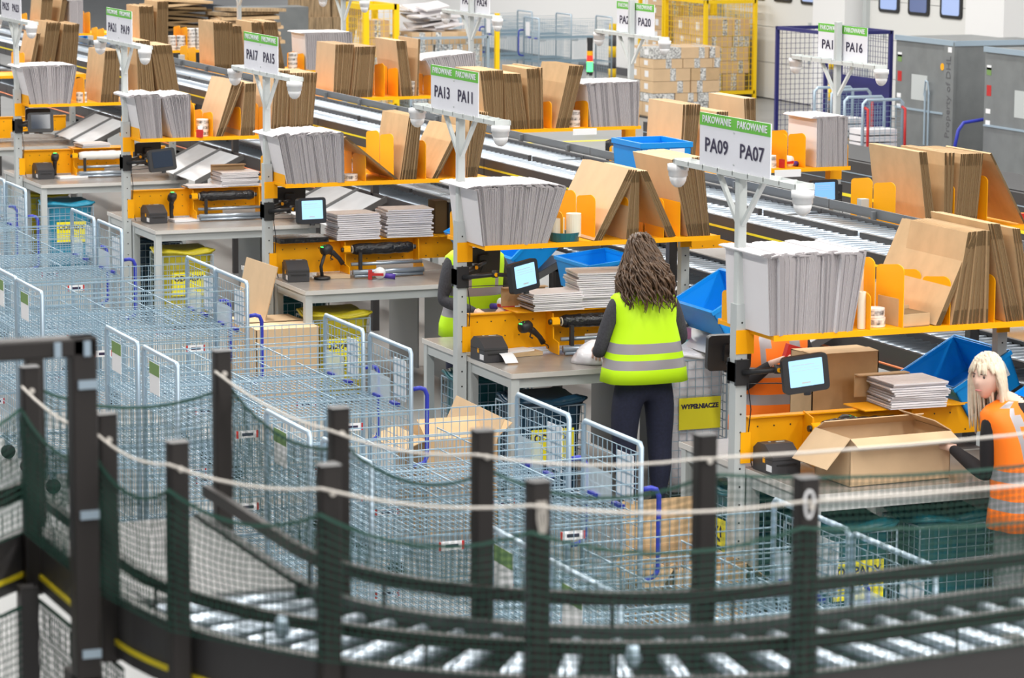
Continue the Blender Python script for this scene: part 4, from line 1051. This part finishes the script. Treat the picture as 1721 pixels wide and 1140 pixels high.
# ---------------------------------------------------------------- people
def skinned(J, E_, sub=2):
    me = bpy.data.meshes.new('tmp'); names = list(J); idx = {n: i for i, n in enumerate(names)}
    me.from_pydata([J[n][0] for n in names], [(idx[a], idx[b_]) for a, b_ in E_], [])
    ob = bpy.data.objects.new('tmp', me); col.objects.link(ob)
    md = ob.modifiers.new('s', 'SKIN'); md.use_smooth_shade = True
    if not me.skin_vertices: 
        import bmesh
        bm = bmesh.new(); bm.from_mesh(me); bm.verts.layers.skin.verify(); bm.to_mesh(me); bm.free()
    for n in names:
        sv = me.skin_vertices[0].data[idx[n]]; r_ = J[n][1]; sv.radius = (r_, r_) if not isinstance(r_, tuple) else r_
        sv.use_root = (n == 'pelvis')
    ob.modifiers.new('u', 'SUBSURF').levels = sub
    bpy.context.view_layer.update(); dg = bpy.context.evaluated_depsgraph_get()
    ev = bpy.data.meshes.new_from_object(ob.evaluated_get(dg)); bpy.data.objects.remove(ob)
    V = [v.co.copy() for v in ev.vertices]; F = [tuple(p.vertices) for p in ev.polygons]; bpy.data.meshes.remove(ev)
    return V, F
def head_mesh(mb, T, m=0, ml=1, me_=2):
    V = []; nu, nv = 26, 22
    for i in range(nv+1):
        th = pi*i/nv
        for j in range(nu):
            ph = 2*pi*j/nu; x, y, z = sin(th)*sin(ph), sin(th)*cos(ph), cos(th)
            X, Y, Z = x*.074, y*.094, z*.118
            if z < 0: X *= 1+.30*z*abs(z)**.3; Y *= 1+.10*z
            if y > 0:
                Y += .024*math.exp(-(X/.011)**2-((Z+.018)/.018)**2) + .010*math.exp(-(X/.022)**2-((Z+.062)/.012)**2)
                for s in (-1, 1): Y -= .010*math.exp(-((X-s*.030)/.014)**2-((Z-.012)/.011)**2)
                Y += .008*math.exp(-(X/.025)**2-((Z+.100)/.02)**2)
            V.append(T @ Vector((X, Y, Z)))
    b0 = len(mb.v); mb.add(V, [(i*nu+j, i*nu+(j+1) % nu, (i+1)*nu+(j+1) % nu, (i+1)*nu+j) for i in range(nv) for j in range(nu)], m)
    for s in (-1, 1):
        mb.lathe([(.001, -.004), (.009, -.001), (.009, .002), (.001, .004)], T @ Vector((s*.030, .078, .013)), 8, me_, (T.to_3x3() @ Matrix.Rotation(pi/2, 3, 'X')).to_4x4())
        mb.tube([T @ Vector((s*.016, .086, .030)), T @ Vector((s*.030, .087, .034)), T @ Vector((s*.046, .076, .029))], .003, 4, me_)
        mb.tube([T @ Vector((s*.072, .0, .02)), T @ Vector((s*.083, -.01, .01)), T @ Vector((s*.080, -.008, -.012)), T @ Vector((s*.072, .002, -.025))], [.008, .011, .010, .005], 6, m)
    mb.tube([T @ Vector((-.022, .083, -.060)), T @ Vector((-.008, .097, -.057)), T @ Vector((.008, .097, -.057)), T @ Vector((.022, .083, -.060))], [.002, .0055, .0055, .002], 6, ml)
def hand(mb, T, curl=.5, m=0, mir=1):
    """palm from the wrist along +Y, thumb on the +X side"""
    mb.rings([[T @ Vector((mir*x*w_, y, z*h_)) for x, z in ((-1, -1), (1, -1), (1.15, 0), (1, 1), (-1, 1), (-1.15, 0))] for y, w_, h_ in ((-.03, .024, .018), (.0, .028, .016), (.05, .038, .014), (.085, .038, .012))], m)
    for i, (x, L) in enumerate(((.028, .070), (.010, .080), (-.009, .074), (-.027, .058))):
        p = Vector((mir*x, .08, 0)); P = [p]; a = .15
        for sgm in (.45, .32, .25):
            a += curl*(.9 if sgm < .4 else .6); p = p+Vector((mir*x*.12, cos(a)*L*sgm, -sin(a)*L*sgm)); P.append(p)
        mb.tube([T @ q for q in P], [.0095, .009, .008, .006], 7, m)
    P = [Vector((mir*.026, .012, -.004)), Vector((mir*.055, .04, -.014)), Vector((mir*.062, .072, -.022)), Vector((mir*.054, .095, -.030))]
    mb.tube([T @ q for q in P], [.013, .011, .010, .007], 7, m)
def aim(p, d, up=(0, 0, 1)):
    d = Vector(d).normalized(); x = d.cross(Vector(up)).normalized(); z = x.cross(d)
    return Matrix.Translation(p) @ Matrix((x, d, z)).transposed().to_4x4()
def person(label, loc, rz, wr, el, face=0, tilt=0, mats=None, lean=(0, 0), foot=.0, curl=.6, zs=1.0, headoff=(0, 0, 0), skin_to=1):
    """wr/el: wrist and elbow of (left, right) in the body frame (x right, y forward)"""
    top, leg, shoe = mats
    t = bpy.data.objects.new('person', None); 
    lx, ly = lean
    def ln(z): 
        f = max(0, z-.95); return Vector((lx*f, ly*f, 0))
    J = {'pelvis': ((0, 0, .94), (.150, .105)), 'waist': (Vector((0, .0, 1.10))+ln(1.10), (.125, .095)), 'chest': (Vector((0, .0, 1.28))+ln(1.28), (.150, .105)),
         'upper': (Vector((0, -.01, 1.39))+ln(1.39), (.11, .085)), 'neck': (Vector((0, .0, 1.475))+ln(1.475), .052), 'nape': (Vector((0, .012, 1.53))+ln(1.53)+Vector(headoff)*.6, .05)}
    E_ = [('pelvis', 'waist'), ('waist', 'chest'), ('chest', 'upper'), ('upper', 'neck'), ('neck', 'nape')]
    for i, s in enumerate((-1, 1)):
        n = 'LR'[i]; sh = Vector((s*.175, -.005, 1.405))+ln(1.405)
        J['sh'+n] = (sh, .062); J['el'+n] = (el[i], .046); J['wr'+n] = (wr[i], .030)
        md_ = (sh+Vector(el[i]))/2; J['ua'+n] = (md_+Vector((s*.006, 0, 0)), .055); J['fa'+n] = ((Vector(el[i])*.6+Vector(wr[i])*.4), .046)
        E_ += [('upper', 'sh'+n), ('sh'+n, 'ua'+n), ('ua'+n, 'el'+n), ('el'+n, 'fa'+n), ('fa'+n, 'wr'+n)]
        J['hp'+n] = ((s*.104, .0, .84), .112); J['th'+n] = ((s*.122, .012, .66), .100); J['kn'+n] = ((s*.125, .018+foot*s, .47), .084); J['cf'+n] = ((s*.122, -.005+foot*s, .30), .078)
        J['an'+n] = ((s*.10, -.02+foot*s, .09), .042); J['to'+n] = ((s*.11, .13+foot*s, .045), .038)
        E_ += [('pelvis', 'hp'+n), ('hp'+n, 'th'+n), ('th'+n, 'kn'+n), ('kn'+n, 'cf'+n), ('cf'+n, 'an'+n), ('an'+n, 'to'+n)]
    V, F = skinned({k_: (tuple(v[0]), v[1]) for k_, v in J.items()}, E_)
    mb = MB(); mb.v = V
    nape = Vector(J['nape'][0])
    for f in F:
        c = sum((V[i] for i in f), Vector())/len(f)
        m = 0
        dw = min((c-Vector(wr[0])).length, (c-Vector(wr[1])).length)
        if dw < .02: m = 3
        elif c.z > 1.475 and abs(c.x-nape.x) < .09: m = 3
        elif c.z < .075: m = 2
        elif c.z < .925 and abs(c.x) < .27 and dw > .12: m = 1
        mb.f.append(list(f)); mb.m.append(m)
    HT = Matrix.Translation(nape+Vector((0, .015, .105))+Vector(headoff)*.4) @ Matrix.Rotation(face, 4, 'Z') @ Matrix.Rotation(-tilt, 4, 'X')
    head_mesh(mb, HT, 3, 4, 5)
    for i, s in enumerate((-1, 1)):
        d = (Vector(wr[i])-Vector(el[i])).normalized(); hand(mb, aim(Vector(wr[i])+d*.02, d+Vector((0, 0, -.25))), curl, 3, -s)
    o = mb.build('person', [top, leg, shoe, M_skin, M_lips, M_eye], None, True)
    bpy.data.objects.remove(t)
    o.location = loc; o.rotation_euler = (0, 0, rz); o.scale = (zs, zs, zs); tag(o, label, 'person')
    return o, HT, ln
def vest(par, ln, m, bands, prof, straps=False, belly=1.0, N=36):
    """prof: (z, half width, half depth); faces inside a band get the reflective material"""
    Z = [p[0] for p in prof]; cuts = sorted(set(Z+[b_ for bb in bands for b_ in bb]))
    def at_(z):
        for (z0, a0, d0), (z1, a1, d1) in zip(prof, prof[1:]):
            if z0 <= z <= z1:
                f = (z-z0)/(z1-z0); return a0+(a1-a0)*f, d0+(d1-d0)*f
        return prof[-1][1:]
    Rr = []
    for i, z in enumerate(cuts):
        a, d = at_(z); rg = []
        for q in range(N):
            t_ = 2*pi*q/N; c, s = cos(t_), sin(t_); e = .75
            wob = 1+(.03*sin(7*t_+1)+.02*sin(11*t_))*max(0, (1.2-z))*1.4
            rg.append(Vector((a*math.copysign(abs(c)**e, c)*wob, d*math.copysign(abs(s)**e, s)*wob-.005, z))+ln(z))
        Rr.append(rg)
    def mf(i, k_):
        zc = (cuts[i]+cuts[min(i+1, len(cuts)-1)])/2
        for b_ in bands:
            if b_[0] < zc < b_[1]: return 1
        if straps and zc > bands[-1][1]:
            ang = 2*pi*(k_+.5)/N; x = at_(zc)[0]*cos(ang)
            if .055 < abs(x) < .105: return 1
        return 0
    b = MB(); b.rings(Rr, 0, True, mf)
    return b.build('vest', [m, M_refl], par, True)
PROF = [(.86, .25, .16), (.94, .245, .165), (1.04, .215, .155), (1.14, .20, .15), (1.26, .205, .15), (1.36, .215, .135), (1.42, .215, .11), (1.455, .17, .09), (1.485, .075, .07)]
# woman in the yellow vest, seen from behind
p1, H1, ln1 = person('person with curly brown hair in a yellow vest, back turned, at the PA11 table', (8.275, 17.72, 0), 0,
    [(-.13, .42, 1.03), (.15, .42, 1.05)], [(-.285, .06, 1.07), (.295, .05, 1.12)], .0, .22, (M_fleece, M_denim, M_black), (0, .05))
vest(p1, ln1, M_hiviz, [(.975, 1.035), (1.075, 1.14)], [(.885, .285, .18), (.96, .275, .175), (1.06, .25, .165), (1.14, .235, .16)]+PROF[4:])
b = MB()
for i in range(330):
    a = random.uniform(0, 2*pi); zt_ = random.uniform(.0, 1)
    ry = sqrt(1-zt_*zt_*.95)
    p = Vector((.078*ry*cos(a), -.01+.095*ry*sin(a), .02+.115*zt_))
    if p.y > .05 and p.z < .07: continue
    L = random.uniform(.30, .40)-(.04 if p.y > 0 else 0); fr = random.uniform(30, 48); am = random.uniform(.010, .022); ph = random.uniform(0, 6); P = []
    out = Vector((p.x, p.y+.01, 0)); out = out.normalized() if out.length > 0 else Vector((0, -1, 0))
    for q in range(23):
        f = q/22; d = L*f; spread = .075*min(1, d/.16)+(.02 if d > .16 else 0)
        z = p.z+.02-d+.03*math.exp(-((d-.0)/.05)**2)
        if p.y > 0 and z < -.08: spread *= 1
        P.append(H1 @ (Vector((p.x+out.x*spread+am*cos(fr*d+ph), min(p.y+out.y*spread, .06)+am*sin(fr*d+ph)-.02*f, z))))
    b.tube(P, [.008]*12+[.0075]*7+[.006, .005, .004, .002], 4)
b.build('hair', M_hairb, p1, True)
# person behind the PA13 post facing the camera
p2, H2, ln2 = person('person in grey sleeves and yellow vest behind the PA13 post, holding violet tape', (8.03, 20.02, 0), pi+.1,
    [(-.07, .30, 1.07), (.12, .28, 1.06)], [(-.27, .06, 1.12), (.27, .05, 1.12)], 0, .4, (M_fleece, M_denim, M_black), (0, .04))
vest(p2, ln2, M_hiviz, [(1.00, 1.06), (1.15, 1.21)], PROF, True)
MB().rings([[H2 @ Vector((x*.082*s, y*.10*s-.008, z)) for x, y in [(cos(2*pi*q/18), sin(2*pi*q/18)) for q in range(18)]] for z, s in ((.03, 1.0), (.07, .98), (.10, .75), (.125, .2))]).build('hair', M_hairb, p2, True)
tape_gun((8.13, 19.72, 1.06), 1.9, 'violet tape gun held by the person behind the PA13 post')
# person in orange behind the PA09 rack
p3, H3, ln3 = person('person in an orange vest half hidden behind the PA09 rack, holding a red pack', (8.30, 16.02, 0), pi-.05,
    [(-.06, .26, 1.31), (.10, .24, 1.29)], [(-.25, .08, 1.12), (.25, .08, 1.12)], 0, .3, (M_blackc, M_denim, M_black), (0, .02))
vest(p3, ln3, M_hivo, [(1.03, 1.09), (1.19, 1.25)], PROF, True)
MB().rings([[H3 @ Vector((x*.085*s, y*.10*s-.01, z)) for x, y in [(cos(2*pi*q/18), sin(2*pi*q/18)) for q in range(18)]] for z, s in ((-.10, 1.1), (.03, 1.03), (.07, .98), (.10, .75), (.125, .2))]).build('hair', M_hairb, p3, True)
o = MB().box(-.085, .085, -.02, .02, -.065, .065).build('red_pack', M_red); o.location = (8.30, 15.70, 1.33); o.rotation_euler = (0, .3, 0); tag(o, 'red pack held by the person in orange behind the PA09 rack', 'pack')
# blond woman at the right edge
p4, H4, ln4 = person('person with long blond hair and orange vest reaching to the open carton', (8.60, 13.66, 0), .22,
    [(-.10, .52, 1.14), (.20, .42, 1.02)], [(-.22, .10, 1.06), (.28, .12, 1.06)], 1.80, .05, (M_blackc, M_gjean, M_black), (-.16, .14), zs=.945, headoff=(-.10, .05, -.03))
vest(p4, ln4, M_hivo, [(.89, .95), (1.05, 1.11)], [(.78, .25, .18), (.88, .24, .175)]+PROF[2:], True)
b = MB()
for i in range(260):
    a = random.uniform(0, 2*pi); zt_ = random.uniform(0.05, 1); ry = sqrt(1-zt_*zt_*.96)
    p = Vector((.080*ry*cos(a), -.006+.098*ry*sin(a), .015+.112*zt_))
    front = p.y > .03
    if p.y > .03 and p.z < .07: continue
    L = random.uniform(.32, .42) if not front else random.uniform(.045, .065)
    out = Vector((p.x, p.y, 0)).normalized(); P = []
    for q in range(11):
        f = q/10; d = L*f; z = p.z+.012-d
        y = p.y+out.y*.012*min(1, d/.05); x = p.x+out.x*(.014*min(1, d/.06)+.02*f)
        if not front and y > .0: x += math.copysign(.012*min(1, d/.06), p.x); y = y*(1-min(1, d/.08))+min(y, .018)*min(1, d/.08)
        if not front and p.y < .02: y -= .055*min(1, max(0, d-.13)/.12)
        P.append(H4 @ Vector((x, y-.03*f*f if not front else y+.004, z)))
    b.tube(P, [.010]*7+[.008, .006, .005, .003], 5)
b.build('hair', M_hairbl, p4, True)
# ---------------------------------------------------------------- background along the far wall
def frame_cage(name, lab, loc, lx, ly, h, m, meshm, rz=0, sides=('near', 'left', 'far'), r=.03, step=.1, cat='cage', panel=None):
    t = thing(name, lab, cat, loc, rz)
    b = MB()
    for x in (0, lx):
        for y in (0, ly): b.box(x-r, x+r, y-r, y+r, 0, h)
    for z in (.12, h-r):
        b.box(0, lx, -r, r, z-r, z+r).box(0, lx, ly-r, ly+r, z-r, z+r).box(-r, r, 0, ly, z-r, z+r).box(lx-r, lx+r, 0, ly, z-r, z+r)
    b.build('frame', m, t)
    for s in sides:
        o, u, L = {'near': ((0, 0, .12), (1, 0, 0), lx), 'far': ((0, ly, .12), (1, 0, 0), lx), 'left': ((0, 0, .12), (0, 1, 0), ly), 'right': ((lx, 0, .12), (0, 1, 0), ly)}[s]
        grid(MB(), o, u, (0, 0, 1), L, h-.15, step, step, .004).build('wire_mesh', meshm, t)
    if panel: MB().box(.0, lx, ly-.01, ly+.01, .12, h*.5).build('panel', panel, t)
    return t
def parcel(x, y, z, lx, ly, h, lab, rz=0, grp=None, m=None):
    t = thing('parcel', lab, 'parcel', (x, y, z), rz, grp)
    MB().box(-lx/2, lx/2, -ly/2, ly/2, 0, h).build('box', m or random.choice([M_kraft, M_kraft2, M_kraft2, M_labelp]), t)
    q = random.uniform(-.25, .25)*lx
    b = MB().box(q-.05, q+.05, -ly/2-.002, -ly/2, 0, h).box(q-.03, q+.03, -ly/2, ly/2, h, h+.002); b.build('tape', M_labelp, t)
    MB().box(-lx/2-.002, -lx/2, -.06, .08, h*.3, h*.8).build('address_label', M_paper, t)
    return t
def pile(x0, x1, y0, y1, z0, z1, lab, grp, cell=(.42, .4, .24)):
    z = z0
    while z < z1:
        h = random.uniform(.7, 1.15)*cell[2]; x = x0
        while x < x1-.12:
            l = min(random.uniform(.75, 1.3)*cell[0], x1-x)
            y = y0
            while y < y1-.12:
                d = min(random.uniform(.8, 1.25)*cell[1], y1-y)
                parcel(x+l/2, y+d/2, z, l-.012, d-.012, h-.006, lab, random.uniform(-.04, .04), grp)
                y += d
            x += l
        z += h
frame_cage('parcel_cage', 'tall yellow wire cage filled with parcels before the white dock doors', (23.75, 48.5, 0), .95, 1.6, 1.72, M_yel, M_yel, 0, ('near', 'left', 'far', 'right'))
pile(23.82, 24.65, 48.6, 50.0, .15, 1.15, 'brown taped parcel stacked inside the tall yellow cage', 'parcels in the yellow cage', (.42, .7, .26))
pile(23.9, 24.8, 50.6, 51.3, .0, 1.75, 'brown taped parcel in the high stack left of the tall yellow cage', 'parcels left of the yellow cage', (.5, .5, .26))
frame_cage('parcel_cage', 'yellow wire cage frame standing behind the other cage, by the high parcel stack', (23.85, 50.4, 0), .95, 1.0, 1.85, M_yel, M_yel, 0, ('far',))
pile(21.3, 22.5, 45.4, 46.3, .02, .95, 'brown taped parcel stacked on the pallet behind the PA20 envelopes', 'parcels on the pallet', (.52, .45, .2))
pl = MB().box(21.2, 22.6, 45.3, 46.4, .0, .02).build('pallet_sheet', M_black); tag(pl, 'black pallet sheet under the parcels behind the PA20 envelopes', 'pallet')
# left group: yellow cage, board bales, big plastic bag
frame_cage('parcel_cage', 'short yellow wire cage with cartons behind the PA26 shelf cartons', (17.2, 47.6, 0), .52, 1.0, 1.78, M_yel, M_yel, 0, ('near', 'left', 'far'), .045)
pile(17.3, 17.65, 47.7, 48.3, .15, 1.5, 'carton piled in the short yellow cage', 'cartons in the short yellow cage', (.4, .5, .28))
frame_cage('parcel_cage', 'thin steel cage with parcels and white mailers beside the short yellow cage', (17.9, 47.4, 0), 1.35, 1.0, 1.25, M_galvp, M_galv, 0, ('near', 'left'), .02)
pile(17.95, 19.2, 47.5, 48.3, .12, 1.15, 'brown taped parcel inside the thin steel cage', 'parcels in the thin steel cage', (.36, .6, .28))
for i in range(16):
    o = MB().box(-.24, .24, -.16, .16, 0, .03).build('mailer', M_env); a = random.uniform(-.35, .35)
    o.location = (18.1+random.uniform(0, 1.0), 47.9+random.uniform(-.3, .3), 1.30+i*.028); o.rotation_euler = (random.uniform(-.1, .25), random.uniform(-.2, .1), a)
    tag(o, 'white mailer in the untidy heap on top of the thin steel cage', 'envelope', 'heap of white mailers')
MB().box(19.35, 19.42, 47.3, 47.37, 0, 1.62).build('yellow_post', M_yel)
tag(bpy.data.objects['yellow_post'], 'yellow post at the right of the white mailer heap', 'post')
for i in range(2):
    for j in range(2):
        o = MB().box(-.32, .32, -.4, .4, 0, .93).build('board_bale', M_bale); o.location = (20.5+i*.66, 60+j*.1, .0+j*.93); o.rotation_euler = (0, 0, random.uniform(-.05, .05))
        tag(o, 'strapped bale of waste board stacked at the back behind the PA15 sign', 'bale', 'board bales')
t = thing('big_bag', 'huge milky plastic bag beside the board bales', 'bag', (19.25, 51.5, 0)); Rr = []
for i in range(9):
    s = (.9, 1.05, 1.12, 1.12, 1.1, 1.05, .95, .7, .2)[i]; z = 2.2*i/8
    Rr.append([Vector((.72*s*cos(a)*(1+.08*sin(3*a+i*1.7)), .5*s*sin(a)*(1+.07*cos(4*a+i)), z)) for a in [2*pi*q/22 for q in range(22)]])
b = MB(); b.rings(Rr); b.build('bag', M_bagbig, t, True)
o = MB().box(17.9, 19.6, 57.5, 58.2, 0, 1.25).build('grey_container', M_cont); tag(o, 'plain dark grey container wall behind the PA17 cartons', 'container')
for i in range(10):
    o = MB().box(-.46, .46, -.4, .4, 0, .05).build('board_sheet', random.choice([M_kraft2, M_kraft, M_bale])); o.location = (15.05+random.uniform(-.06, .06), 47.2+random.uniform(-.1, .1), 1.22+i*.056); o.rotation_euler = (random.uniform(-.03, .03), random.uniform(-.04, .04), random.uniform(-.15, .15))
    tag(o, 'flattened carton in the big heap at the top behind the PA17 shelf', 'carton', 'heap of flattened cartons')
o = MB().box(14.65, 15.5, 46.9, 47.6, 0, 1.21).build('heap_pallet_box', M_black); tag(o, 'dark pallet box under the heap of flattened cartons', 'box')
for i in range(9):
    o = MB().box(-.44, .44, -.40, .40, 0, .035).build('board_sheet', random.choice([M_kedge, M_kedged, M_kraft])); o.location = (14.1+random.uniform(-.05, .05), 47.9, 1.42+i*.055); o.rotation_euler = (0, random.uniform(-.08, .08), random.uniform(-.2, .2))
    tag(o, 'dark flattened carton in the smaller heap at the top left', 'carton', 'small heap of dark cartons')
o = MB().box(13.7, 14.5, 47.6, 48.3, 0, 1.41).build('heap_pallet_box', M_black); tag(o, 'dark pallet box under the smaller heap of dark cartons', 'box')
for x, y, s in ((12.9, 48.4, 'beside the white tape rolls at the top'), (12.45, 48.4, 'second from the white tape rolls at the top')):
    dup(cr, (x, y, 1.12), 'far blue crate ' + s, 'far blue crates', (0, 0, 0))
# tower light, bollards
t = thing('tower_light', 'signal tower light with red, amber and green lamps behind the PA22 shelf', 'light', (20.28, 45.6, 0))
MB().box(-.04, .04, -.03, .03, 0, .42).build('post', M_yel, t); MB().box(-.045, .045, -.035, .035, .42, .72).build('panel', M_steel, t)
MB().lathe([(.05, .92), (.05, 1.02)], n=14).build('red_lamp', mat('red_lamp', (.7, .03, .02), .3, emit=(1, .05, .03), es=.5), t)
MB().lathe([(.05, 1.02), (.05, 1.09)], n=14).build('amber_lamp', M_amber, t)
MB().lathe([(.05, .76), (.05, .92)], n=14).build('green_lamp', mat('green_lamp', (.03, .5, .1), .3, emit=(.1, 1, .25), es=1.6), t)
MB().lathe([(.045, 1.09), (.045, 1.22), (.05, 1.22), (.05, 1.30)], n=14).build('top', M_black, t); MB().lathe([(.05, .70), (.05, .76)], n=14).build('base', M_black, t)
def bollard(x, y, h, lab):
    t = thing('bollard', lab, 'bollard', (x, y, 0), 0, 'yellow and black bollards'); n = 5
    for i in range(n): MB().lathe([(.075, h*(1-(i+1)/n)), (.075, h*(1-i/n))], n=16).build('stripe', M_yel if i % 2 == 0 else M_skirt, t, True)
bollard(24.3, 53.6, 1.05, 'yellow and dark striped bollard left of the PA22 sign post')
bollard(24.0, 37.2, 1.2, 'yellow and black bollard behind the black crates by the grey containers')
bollard(22.9, 42.3, 1.2, 'yellow and black bollard seen through the navy cage')
# navy cage and carts
nv = frame_cage('navy_cage', 'tall navy wire cage behind the PA16 sign', (21.15, 39.3, 0), 1.05, 1.5, 1.72, M_navy, M_navy, 0, ('far', 'right'), .025, .075)
MB().box(1.04, 1.06, 0, 1.5, .1, 1.0).build('panel', M_navy, nv); MB().box(-.02, .1, -.01, .01, 1.5, 1.66).build('number_plate', M_paper, nv)
def cart(x, y, lab):
    t = thing('hand_cart', lab, 'cart', (x, y, 0), 0, 'carts with red handles')
    for yy in (0, .5):
        MB().tube([(0, yy, .15), (0, yy, .95), (.05, yy, 1.0), (.55, yy, 1.0), (.6, yy, .95), (.6, yy, .15)], .022, 8).build('end_frame', M_galvp, t, True)
        grid(MB(), (.02, yy, .2), (1, 0, 0), (0, 0, 1), .56, .72, .08, .07, .004).build('wire_mesh', M_galv, t)
    for xx in (.02, .58): MB().tube([(xx, -.02, .9), (xx, -.1, .88), (xx, -.11, .3), (xx, -.03, .26)], .02, 8).build('handle', M_red, t, True)
    MB().box(0, .6, 0, .5, .13, .16).build('deck', M_galvp, t)
    for xx in (.06, .54):
        for yy in (.06, .44): MB().tube([(xx, yy-.015, .065), (xx, yy+.015, .065)], .065, 12).build('wheel', M_black, t)
    for i in range(5): MB().box(.05, .55, .05, .45, .17+i*.09, .24+i*.09).build('load', random.choice([M_kraft, M_env, M_labelp]), t)
cart(20.05, 36.2, 'red-handled wire cart in front, before the navy cage'); cart(20.5, 37.9, 'red-handled wire cart behind the other, before the navy cage')
t = thing('platform_truck', 'blue tubular handle of a platform truck before the grey container', 'truck', (21.15, 35.6, 0))
MB().tube([(-.1, 0, .15), (-.0, 0, .62), (.08, 0, .72), (.78, 0, .80), (.85, 0, .74), (.72, 0, .15)], .024, 8).build('handle', M_blue, t, True); MB().box(-.12, .75, 0, .9, .1, .15).build('deck', M_black, t)
for xx in (-.04, .66):
    for yy in (.1, .8): MB().tube([(xx-.015, yy, .055), (xx+.015, yy, .055)], .055, 12).build('wheel', M_black, t)
def container(x0, x1, y0, y1, h, lab, txt):
    t = thing('grey_container', lab, 'container', (x0, y0, 0), 0, 'grey steel transport containers')
    lx, ly = x1-x0, y1-y0
    MB().box(0, lx, 0, ly, .12, h).build('body', M_cont, t)
    MB().box(-.03, .0, .0, ly, h-.05, h+.02).box(-.02, lx, -.03, 0, h-.05, h+.02).build('rim', M_galvp, t); MB().box(-.02, 0, .26, ly-.02, .7, .725).build('lock_bar', M_galvp, t)
    MB().box(-.025, .02, -.02, .24, .12, h).build('corner_post', M_cont, t)
    for yy in (.62, .72): MB().tube([(-.03, yy, .25), (-.03, yy, 1.0)], .014, 6).build('lock_rod', M_galvp, t)
    MB().tube([(-.035, .60, .95), (-.05, .62, 1.12), (-.05, .68, 1.14), (-.035, .74, .93)], .012, 6).build('handle', M_galvp, t)
    for z, m_ in ((h-.35, M_card), (h-.28, M_paper), (h-.85, M_paper), (h-1.0, M_paper)): MB().box(-.003, 0, ly-.16, ly-.05, z, z+(.10 if m_ is M_card else .06)).build('sticker', m_, t)
    MB().box(-.003, 0, ly-.17, ly-.06, h-.62, h-.48).build('sticker', M_red, t); MB().box(-.003, 0, .72, 1.15, h-.85, h-.5).build('plate', M_steel, t)
    MB().lathe([(.05, 0), (.05, .003)], (-.002, .32, h-.35), 14, 0, Matrix.Rotation(-pi/2, 4, 'Y')).build('round_sticker', M_amber, t)
    MB().box(-.027, -.025, .04, .14, h-.14, h-.07).build('sticker', M_paper, t)
    if txt: text_obj(txt, .17, M_skirt, t, face_T((-.028, .11, .95), (0, 0, 1), (0, 1, 0)), 'lettering', .95)
    for yy in (.15, ly-.15):
        for xx in (.12, lx-.12): MB().tube([(xx-.03, yy, .06), (xx+.03, yy, .06)], .06, 12).build('wheel', M_black, t)
container(21.75, 22.95, 36.75, 38.35, 1.70, 'grey steel container with vertical lettering on its corner, right of the navy cage', 'Property of DHL')
container(21.35, 22.6, 33.4, 35.3, 1.72, 'grey steel container cut by the right edge of the picture', None)
MB().box(23.0, 23.6, 37.6, 38.2, 0, 1.66).build('grey_cabinet', M_cont); tag(bpy.data.objects['grey_cabinet'], 'grey cabinet with a pale notice behind the lettered container', 'cabinet')
MB().box(22.99, 23.0, 37.7, 38.1, .8, 1.3).build('notice', M_paper, bpy.data.objects['grey_cabinet'])
for i in range(8):
    o = MB().box(-.3, .3, -.2, .2, 0, .105).build('black_crate', M_black); o.location = (22.98, 36.5, .02+i*.11); tag(o, 'black folding crate stacked between the two grey containers', 'crate', 'black folding crates')
# background belt conveyor
t = thing('belt_conveyor', 'dark belt conveyor with yellow stripe behind the second packing row', 'conveyor', (14.9, 18, 0))
MB().box(0, .9, 0, 14, .78, 1.2).build('bed', M_rail, t); MB().box(-.004, 0, 0, 14, .84, .87).build('stripe', M_yline, t); MB().box(-.004, 0, 0, 14, 1.08, 1.09).box(-.004, 0, 0, 14, .98, .985).build('seam', M_galvp, t)
MB().box(.06, .84, 0, 14, 1.2, 1.21).build('belt', M_black, t)
for yy in (1, 5, 9, 13): MB().box(.1, .18, yy, yy+.08, 0, .78).box(.7, .78, yy, yy+.08, 0, .78).build('support_leg', M_rail, t)
t = thing('white_cabinet', 'white metal cabinet below the belt conveyor at the second packing row', 'cabinet', (16.95, 30.4, 0))
MB().box(0, .5, 0, .5, 0, .9).build('body', M_white, t); MB().box(.02, .05, -.006, 0, .2, .35).build('handle', M_black, t)
o = MB().box(12.1, 13.2, 47.9, 48.9, 0, 1.115).build('crate_base', M_skirt); tag(o, 'dark base block under the far blue crates at the top', 'base')
